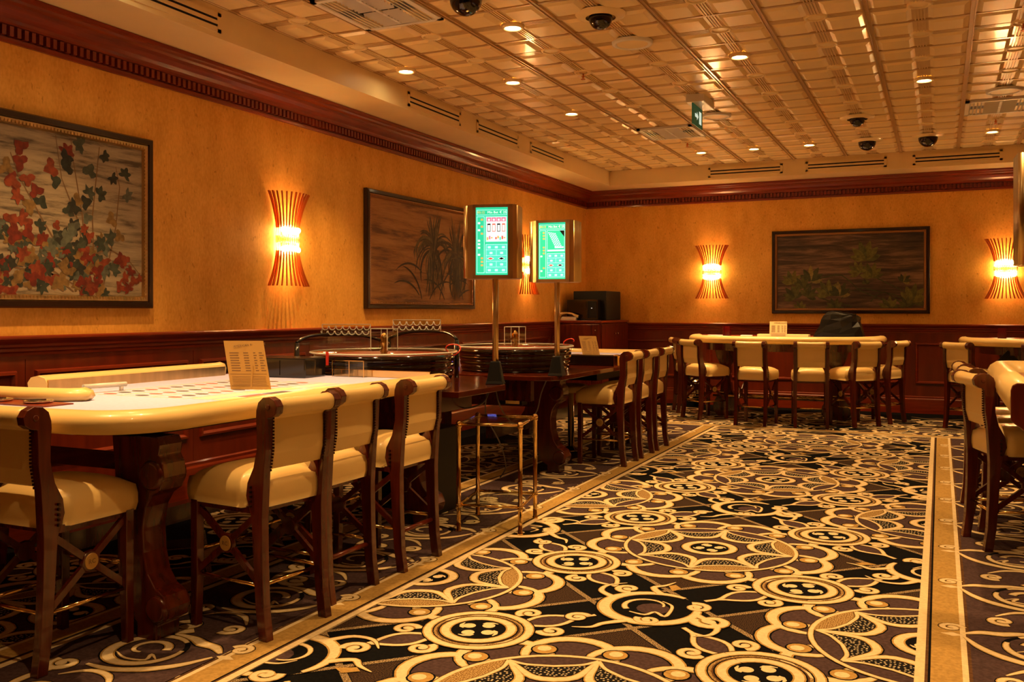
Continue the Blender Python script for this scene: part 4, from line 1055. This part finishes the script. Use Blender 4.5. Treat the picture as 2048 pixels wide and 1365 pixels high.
rate_card(-2.72, 7.56, .8355, 10, -12, 'small ochre rate card standing on the second roulette table', w_=.15, h=.20, skew=-.25)
# ------------------------------------------------------------------ video signs
def video_sign(x, y, zb, z0, z1, rz, label, variant=0, pole=True, zpole=.80, wd=.28):
    e = empty('video_sign', (x, y, zpole), R(rz), label=label, cat='display')
    dz = z0-zpole; H = z1-z0; h2_ = wd/2
    # plan outline: flat front, angled left shoulder, fluted sides
    def cab(): return MB()
    b = cab(); pl = [(-h2_, -.05), (h2_, -.05), (h2_+.02, -.03), (h2_+.02, .13), (-h2_-.05, .13), (-h2_-.05, -.02), (-h2_, -.05)][:6]
    b.prism(pl, dz, dz+H, 'xy'); put('cabinet', b, 'brass_soft', e)
    for s_ in (-1, 1):
        for k in range(5):
            f = MB(); f.tube([((h2_+.02 if s_ > 0 else -h2_-.05), -.015+.034*k, dz+.004), ((h2_+.02 if s_ > 0 else -h2_-.05), -.015+.034*k, dz+H-.004)], .013 if s_ > 0 else .016, 8); put('flute', f, 'brass_soft', e)
    b = MB(); x0, x1, z0_, z1_ = -h2_, h2_, dz, dz+H; t = .018
    b.box(x0, x1, -.062, -.05, z0_, z0_+.022); b.box(x0, x1, -.062, -.05, z1_-.018, z1_); b.box(x0, x0+t, -.062, -.05, z0_, z1_); b.box(x1-.030, x1, -.062, -.05, z0_, z1_); put('bezel', b, 'brass_soft', e)
    SX0, SX1, SZ0, SZ1 = x0+t, x1-.030, z0_+.022, z1_-.018; W_, Hh = SX1-SX0, SZ1-SZ0
    scr = put('screen', MB().box(SX0, SX1, -.055, -.05, SZ0, SZ1), 's_green', e)
    names = ['s_green', 's_teal', 's_line', 's_white', 's_pink', 's_red', 's_black', 's_orange']
    b = MB()
    def q(u0, u1, v0, v1, mi, l=1): b.box(SX0+u0*W_, SX0+u1*W_, -.0552-.0002*l, -.0552, SZ0+v0*Hh, SZ0+v1*Hh, mi)
    def frame(u0, u1, v0, v1, th=.010, mi=2):
        q(u0, u1, v0, v0+th*.6, mi, 2); q(u0, u1, v1-th*.6, v1, mi, 2); q(u0, u0+th*1.3, v0, v1, mi, 2); q(u1-th*1.3, u1, v0, v1, mi, 2)
    frame(.03, .97, .885, .965); frame(.03, .27, .03, .865); frame(.31, .97, .49, .865)
    q(.31, .97, .03, .455, 1); frame(.31, .97, .03, .455)
    for v in (.115, .20, .285, .37): q(.31, .97, v, v+.005, 2, 2)
    for v0, v1 in ((.12, .195), (.29, .365)): q(.635, .645, v0, v1, 2, 3)
    for (v, n_) in ((.41, 3), (.325, 2), (.155, 2), (.07, 3)):
        for k in range(n_):
            u = .31+.66*(k+.5)/n_; q(u-.045, u+.045, v-.016, v+.016, 2, 3)
    for u, mi in ((.46, 5), (.80, 6)):
        c = (SX0+u*W_, SZ0+.243*Hh)
        for sc_, m2, ly in ((1.3, 3, -.0560), (1, mi, -.0564)):
            b.F([b.P((c[0]+dx*sc_*W_, ly, c[1]+dzz*sc_*Hh)) for dx, dzz in ((-.085, 0), (0, -.018), (.085, 0), (0, .018))], m2)
    rr = random.Random(3+variant)
    for k in range(15):
        v = .82-.052*k
        if rr.random() < .8:
            red_ = rr.random() < .6; u = .19 if red_ else .10; q(u-.035, u+.035, v-.014, v+.014, 7 if red_ else 3, 2)
    if variant == 0:
        q(.33, .95, .50, .855, 3, 1)
        for k in range(4):
            u = .34+.152*k; q(u, u+.14, .79, .85, 4, 2); q(u+.04, u+.10, .80, .83, 3, 3); q(u+.02, u+.12, .64, .76, (6, 5, 6, 5)[k], 2); q(u+.035, u+.105, .65, .74, 3, 3)
        for k in range(9): q(.34+.066*k, .34+.066*k+.05, .515+.012*(k % 3), .56+.018*(k % 2), (7, 4, 7, 3, 5, 7, 1, 5, 7)[k], 3)
    else:
        for r_ in range(4):
            for c_ in range(9):
                u = .36+.075*r_+.030*c_; v = .83-.030*c_-.006*r_
                if u < .92: q(u, u+.05, v-.02, v, 2, 2)
        b.F([b.P((SX0+u*W_, -.0562, SZ0+v*Hh)) for u, v in ((.78, .855), (.96, .855), (.96, .74))], 6)
        q(.60, .93, .545, .575, 2, 3); q(.34, .95, .497, .52, 2, 2)
    put('screen_graphics', b, names, scr)
    for s_, u, sz_, m_ in (('00:12', .16, .021, 's_orange'), ('Min Bet', .53, .021, 's_white'), ('€ 25', .85, .022, 's_white')):
        me = text_mesh(s_, sz_*1.0, m_, .0003); put('screen_text', me, None, scr, (SX0+u*W_, -.0562, SZ0+.925*Hh), (PI/2, 0, 0))
    if pole:
        b = MB(); b.tube([(0, .04, .12), (0, .04, dz+.01)], .019, 14); b.box(-.007, .007, .015, .025, .14, dz); put('pole', b, 'brass_soft', e)
        b = MB(); b.strip([[(-q_, .04-q_, zv), (q_, .04-q_, zv), (q_, .04+q_, zv), (-q_, .04+q_, zv)] for q_, zv in ((.055, 0), (.048, .02), (.028, .135), (.024, .14))]); put('base', b, 'blackmat', e, bevel=.004)
    return e
video_sign(-2.475, 5.12, .80, 1.445, 1.895, 16, 'left one of the two lit green video signs, on the near table', 0, wd=.245)
video_sign(-2.462, 6.08, .79, 1.45, 1.885, 4, 'right one of the two lit green video signs, on the second table', 1, zpole=.79, wd=.245)
# ------------------------------------------------------------------ brass side table
def brass_table(x, y, rz, label, w_=.355, d_=.42, h=.62, tag_=True):
    e = empty('side_table', (x, y, .006), R(rz), label=label, cat='side table')
    for sx in (-1, 1):
        for sy in (-1, 1):
            b = MB(); r = .0125; X, Y = sx*w_/2, sy*d_/2
            b.lathe([(.016, 0), (.018, .008), (r, .014), (r, .135), (.017, .138), (.017, .146), (.0135, .149), (.017, .152), (.017, .160), (r, .163), (r, h-.035), (.017, h-.032), (.017, h-.024), (.0135, h-.021), (.018, h-.017), (.018, h-.006), (.010, h+.004), (.001, h+.006)], 14, (X, Y, 0), cap=False)
            put('leg', b, 'brass', e)
    for z_ in (.150, h-.014):
        for a, c in (((-1,-1), (1,-1)), ((-1,1), (1,1)), ((-1,-1), (-1,1)), ((1,-1), (1,1))):
            put('rail', MB().tube([(a[0]*w_/2, a[1]*d_/2, z_), (c[0]*w_/2, c[1]*d_/2, z_)], .008, 8), 'brass', e)
        put('glass_shelf' if z_ < .3 else 'glass_top', MB().box(-w_/2+.01, w_/2-.01, -d_/2+.01, d_/2-.01, z_+.006, z_+.012), 'glass', e)
    return e
brass_table(-2.335, 4.88, 12, 'brass side table with glass top and glass shelf, on the carpet border')
# stuff under the shelves
e = empty('lcd_readout', (-2.93, 6.02, .70), label='small lit blue readout under the second wheel shelf', cat='readout')
put('case', MB().box(-.05, .05, .002, .03, -.005, .055), 'blackmat', e); put('blue_screen', MB().box(-.035, .035, -.001, .002, .005, .045), 's_blue', e)
def cable(pts, label):
    P_ = [Vector(p_) for p_ in pts]; out = []
    for k in range(len(P_)-1):
        a, b_, c, d = P_[max(k-1, 0)], P_[k], P_[k+1], P_[min(k+2, len(P_)-1)]
        for t in (0, .25, .5, .75):
            out.append(.5*((2*b_)+(c-a)*t+(2*a-5*b_+4*c-d)*t*t+(3*b_-a-3*c+d)*t**3))
    out.append(P_[-1]); tag(put('cable', MB().tube(out, .005, 6), 'cable'), label=label, cat='cable')
cable([(-2.75, 4.95, .76), (-2.72, 4.97, .70), (-2.62, 5.0, .66), (-2.52, 5.05, .69), (-2.50, 5.1, .76)], 'grey cable sagging under the near wheel shelf below the left sign')
cable([(-2.95, 6.1, .74), (-2.9, 6.1, .55), (-2.8, 6.15, .42), (-2.65, 6.15, .50), (-2.58, 6.1, .66), (-2.52, 6.05, .755)], 'grey cable looping under the second wheel shelf')
cable([(-2.98, 6.08, .74), (-3.02, 6.1, .5), (-2.92, 6.12, .3), (-2.88, 6.15, .12), (-2.95, 6.2, .02)], 'thin grey cable hanging to the carpet under the second table')
e = empty('cable_junction', (-2.86, 6.22, .56), label='dark power unit with a pale label among cables under second shelf', cat='power unit')
put('unit', MB().box(-.10, .10, -.05, .05, 0, .07), 'blackmat', e, bevel=.004); put('label_plate', MB().box(-.03, .08, -.052, -.05, .01, .05), 'tile', e)
put('bracket', MB().box(-.02, .02, -.02, .02, .07, .197), 'wood_dark', e)
e = empty('equipment_cabinet', (-2.97, 5.02, .006), label='low dark cabinet on the carpet below the near wheel', cat='cabinet')
put('body', MB().box(-.22, .20, -.10, .22, 0, .52), 'blackmat', e, bevel=.005); put('door', MB().box(-.20, .18, -.106, -.10, .02, .50), 'black', e)
e = empty('round_stool', (-3.0, 7.78, .006), label='backless padded cream stool under the edge of second table', cat='stool')
put('seat', MB().lathe([(.001, .52), (.15, .52), (.17, .54), (.165, .57), (.12, .59), (.001, .595)], 28, cap=False), 'leather', e)
put('column', MB().lathe([(.16, 0), (.16, .015), (.03, .04), (.025, .52)], 20), 'chrome', e)
# ------------------------------------------------------------------ back card tables
def card_table(cx, cy, label, zt=.955, wx=1.13, dp=1.02, legs=True):
    e = empty('card_table', (cx, cy, 0), label=label, cat='table')
    out = []; n = 40
    for k in range(n+1):
        a = PI+PI*k/n; c, s_ = math.cos(a), math.sin(a)
        out.append((wx*math.copysign(abs(c)**.72, c), dp*math.copysign(abs(s_)**.78, s_)))
    dz = zt-.89
    put('padded_rim', MB().sweep(out, lift(RAILP, dz)), 'leather', e)
    inn = [(x*.9, y*.9) for x, y in out]
    put('felt_top', MB().prism(inn, zt-.08, zt-.03, 'xy'), 'felt', e)
    put('under_apron', MB().prism([(x*.82, y*.82) for x, y in out], zt-.17, zt-.08, 'xy'), 'wood_dark', e)
    put('straight_back_rail', MB().box(-wx+.02, wx-.02, -.03, .05, zt-.08, zt-.005), 'wood_h', e, bevel=.01)
    for s_ in (-1, 1):
        b = MB(); x = s_*.62
        P_ = [(-.14, zt-.15), (.14, zt-.15), (.11, zt-.26), (.06, zt-.36), (.05, .45), (.07, .30), (.15, .16), (.16, .07), (.10, .0), (-.10, 0), (-.16, .07), (-.15, .16), (-.07, .30), (-.05, .45), (-.06, zt-.36), (-.11, zt-.26)]
        b.prism([(x+u, z) for u, z in P_], -.52, -.42, 'xz'); put('pedestal', b, 'wood_dark', e, bevel=.005)
    put('stretcher', MB().bar((-.62, -.47, .24), (.62, -.47, .24), .08, .05), 'wood_dark', e)
    put('brass_foot_rail', MB().tube([(-.75, -.62, .25), (.75, -.62, .25)], .014, 10), 'brass', e)
    return e
card_table(-1.69, 11.62, 'half-round card table with cream padded rim before the wide painting')
card_table(1.32, 11.62, 'half-round card table with cream padded rim at the right photo edge')
zt = .927
rate_card(-1.70, 11.05, zt, 0, -6, 'pale yellow rules card standing on the back card table', w_=.195, h=.20, cm='card2')
tag(put('card_tray', MB().box(-1.98, -1.39, 11.28, 11.44, zt, zt+.045), 'card2', bevel=.006), label='long flat yellow tray lying on the back card table', cat='tray')
tag(put('small_box', MB().box(-2.16, -2.03, 11.2, 11.28, zt, zt+.035), 'white', bevel=.004), label='small white box on the left half of the back card table', cat='box')
for x, lab in ((-2.36, 'upright red discard holder on the back card table'), (.61, 'upright red discard holder on the far right card table')):
    e = empty('discard_holder', (x, 11.40, zt), label=lab, cat='card holder')
    b = MB(); b.box(-.04, .04, -.05, .05, 0, .005); b.box(-.04, .04, .045, .05, 0, .135); b.box(-.04, -.036, -.05, .05, 0, .135); b.box(.036, .04, -.05, .05, 0, .135); put('tray', b, 'darkred', e)
# black vinyl cover over a machine
rr = random.Random(8); b = MB(); secs = []
base_ = [(-.36, -.16), (-.22, -.20), (.0, -.20), (.20, -.19), (.30, -.12), (.30, .08), (.18, .18), (-.10, .18), (-.30, .10)]
for t, zv in ((0, 0), (.15, .06), (.35, .13), (.55, .20), (.75, .255), (.92, .285)):
    secs.append([((x*.84*(1-.50*t)+.03*t)+rr.uniform(-.02, .02)*(1 if 0 < t else 0), y*(1-.35*t)+rr.uniform(-.015, .015), zv+(rr.uniform(-.015, .015) if t else 0)+(.03*t if x < 0 else 0)) for x, y in base_])
b.strip(secs, sm=False)
cv = tag(put('covered_machine', b, 'bag', loc=(-1.03, 11.36, zt), rot=(0, 0, R(-4))), label='black vinyl cover draped over a machine on the back card table', cat='cover')
# dark cloth hanging under far right table edge
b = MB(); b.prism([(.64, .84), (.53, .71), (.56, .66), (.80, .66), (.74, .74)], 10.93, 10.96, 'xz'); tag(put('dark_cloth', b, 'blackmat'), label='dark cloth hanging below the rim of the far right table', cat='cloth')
# ------------------------------------------------------------------ corner cabinet, television, telephone, bin
e = empty('corner_cabinet', (-4.24, 12.08, 0), label='mahogany cabinet in the room corner under the black television', cat='cabinet')
X0, X1, Y0, Y1, H = -4.50, -3.92, 11.20, 12.32, 1.125
b = MB(); b.box(X0, X1, Y0, Y1, 0, H-.03); tp(e, 'body', b, 'wood_panel')
tp(e, 'top_board', MB().box(X0, X1+.025, Y0-.025, Y1, H-.03, H), 'wood_h', bevel=.004)
for y0, y1, hy in ((Y0+.02, (Y0+Y1)/2-.005, (Y0+Y1)/2-.05), ((Y0+Y1)/2+.005, Y1-.02, (Y0+Y1)/2+.05)):
    d = tp(e, 'door', MB().box(X1, X1+.018, y0, y1, .08, H-.05), 'wood', bevel=.003)
    k = MB(); k.lathe([(.006, 0), (.006, .015), (.014, .022), (.001, .028)], 12, (X1+.018, hy, .95), axis='x'); o = put('knob', k, 'chrome', d)
d = tp(e, 'front_panel', MB().box(X0+.03, X1-.12, Y0-.012, Y0, .08, H-.05), 'wood', bevel=.003)
d2 = tp(e, 'narrow_door', MB().box(X1-.11, X1-.01, Y0-.014, Y0, .08, H-.05), 'wood', bevel=.003)
k = MB(); k.lathe([(.005, 0), (.012, -.014), (.001, -.02)], 10, (X1-.06, Y0-.014, 1.0), axis='y'); put('knob', k, 'chrome', d2)
e = empty('television', (-4.15, 11.85, H), label='boxy black television on the corner cabinet', cat='television')
tp(e, 'rear_housing', MB().box(-4.42, -3.96, 11.55, 12.15, H, H+.385), 'blackmat', bevel=.01)
tp(e, 'front_frame', MB().box(-4.46, -4.03, 11.42, 11.55, H+.0, H+.27), 'black', bevel=.006)
tp(e, 'dark_screen', MB().box(-4.44, -4.19, 11.413, 11.421, H+.03, H+.25), 'wheel'); tp(e, 'control_panel', MB().box(-4.17, -4.05, 11.413, 11.421, H+.03, H+.25), 'blackmat')
tp(e, 'indicator_light', MB().box(-4.12, -4.105, 11.410, 11.413, H+.155, H+.163), 's_white')
e = empty('telephone', (-4.38, 11.29, H), R(10), label='cream desk telephone left of the television', cat='telephone')
put('base', MB().prism([(-.05, 0), (.05, 0), (.05, .05), (-.05, .025)], -.10, .10, 'yz'), 'white', e, bevel=.004)
put('handset', MB().tube([(-.12, .02, .075), (-.10, .02, .09), (-.04, .02, .098), (.04, .02, .085), (.10, .02, .055), (.12, .02, .05)], [.022, .018, .012, .012, .018, .022], 10), 'tile', e)
e = empty('waste_bin', (-2.93, 12.12, 0), label='tall chrome bin against the back wall behind the second table', cat='bin')
put('drum', MB().lathe([(.11, 0), (.11, .38)], 24), 'chrome', e); put('lid', MB().lathe([(.12, .38), (.125, .39), (.12, .41), (.08, .415)], 24), 'chrome', e)
# ------------------------------------------------------------------ right-hand table
t3 = empty('roulette_table', (.6, 5.4, 0), label='right foreground table with thick padded cream rim and mahogany end', cat='table')
path = [(.26, 4.31), (.26, 5.4), (.26, 6.2)]+[(.46+.20*math.cos(R(a)), 6.30+.20*math.sin(R(a))) for a in (180, 165, 150, 135, 120, 105, 90)]+[(.9, 6.50), (1.5, 6.5)]
RP3 = [(.15, .875), (.12, .92), (.085, .945), (.045, .945), (.015, .925), (0, .895), (-.002, .86), (.008, .825), (.03, .80), (.06, .79), (.15, .79)]
tp(t3, 'padded_rim', MB().sweep(path, RP3, flip=True), 'leather')
tp(t3, 'felt_top', MB().prism([(.40, 4.31), (1.5, 4.31), (1.5, 6.38), (.5, 6.38), (.42, 6.3), (.40, 6.2)], .80, .88, 'xy'), 'felt')
tp(t3, 'wooden_strip', MB().box(.405, .62, 4.31, 6.2, .88, .888), 'wood_h')
b = MB(); r_ = .03; pl = [(.262, .80), (.262, .925), (.268, .945), (.285, .955), (1.5, .955), (1.5, .70), (.36, .70), (.30, .77)]
b.prism(pl, 4.285, 4.31, 'xz'); tp(t3, 'end_board', b, 'wood', bevel=.004)
tp(t3, 'end_bolt', MB().lathe([(.001, -.006), (.010, -.004), (.012, 0)], 12, (.345, 4.285, .845), axis='y'), 'chrome')
tp(t3, 'under_apron', MB().box(.42, 1.5, 4.33, 6.3, .66, .80), 'wood_dark')
for x, y, f in ((.85, 4.7, -1), (1.4, 4.7, 1), (.85, 6.0, -1), (1.4, 6.0, 1)): o = s_leg(x, y, .79, f, par=t3); o.location = -t3.location
tp(t3, 'wheel_shelf', MB().box(.40, 1.5, 3.75, 4.285, .765, .80), 'wood_h'); 
e = empty('chip_tray', (.50, 5.2, .888), label='dark tray of metal chips on the right foreground table', cat='tray')
put('tray', MB().box(-.07, .07, -.45, .45, 0, .012), 'black', e)
for k in range(14): put('chip_stack', MB().lathe([(.019, 0), (.021, .002), (.021, .018), (.018, .02)], 12, (0, -.40+.061*k, .012)), 'chrome' if k % 3 else 'brass', e)
video_sign(.475, 4.08, .80, 1.425, 1.86, 2, 'gold-cased video sign cut by the right edge of the photo', 1, wd=.28)
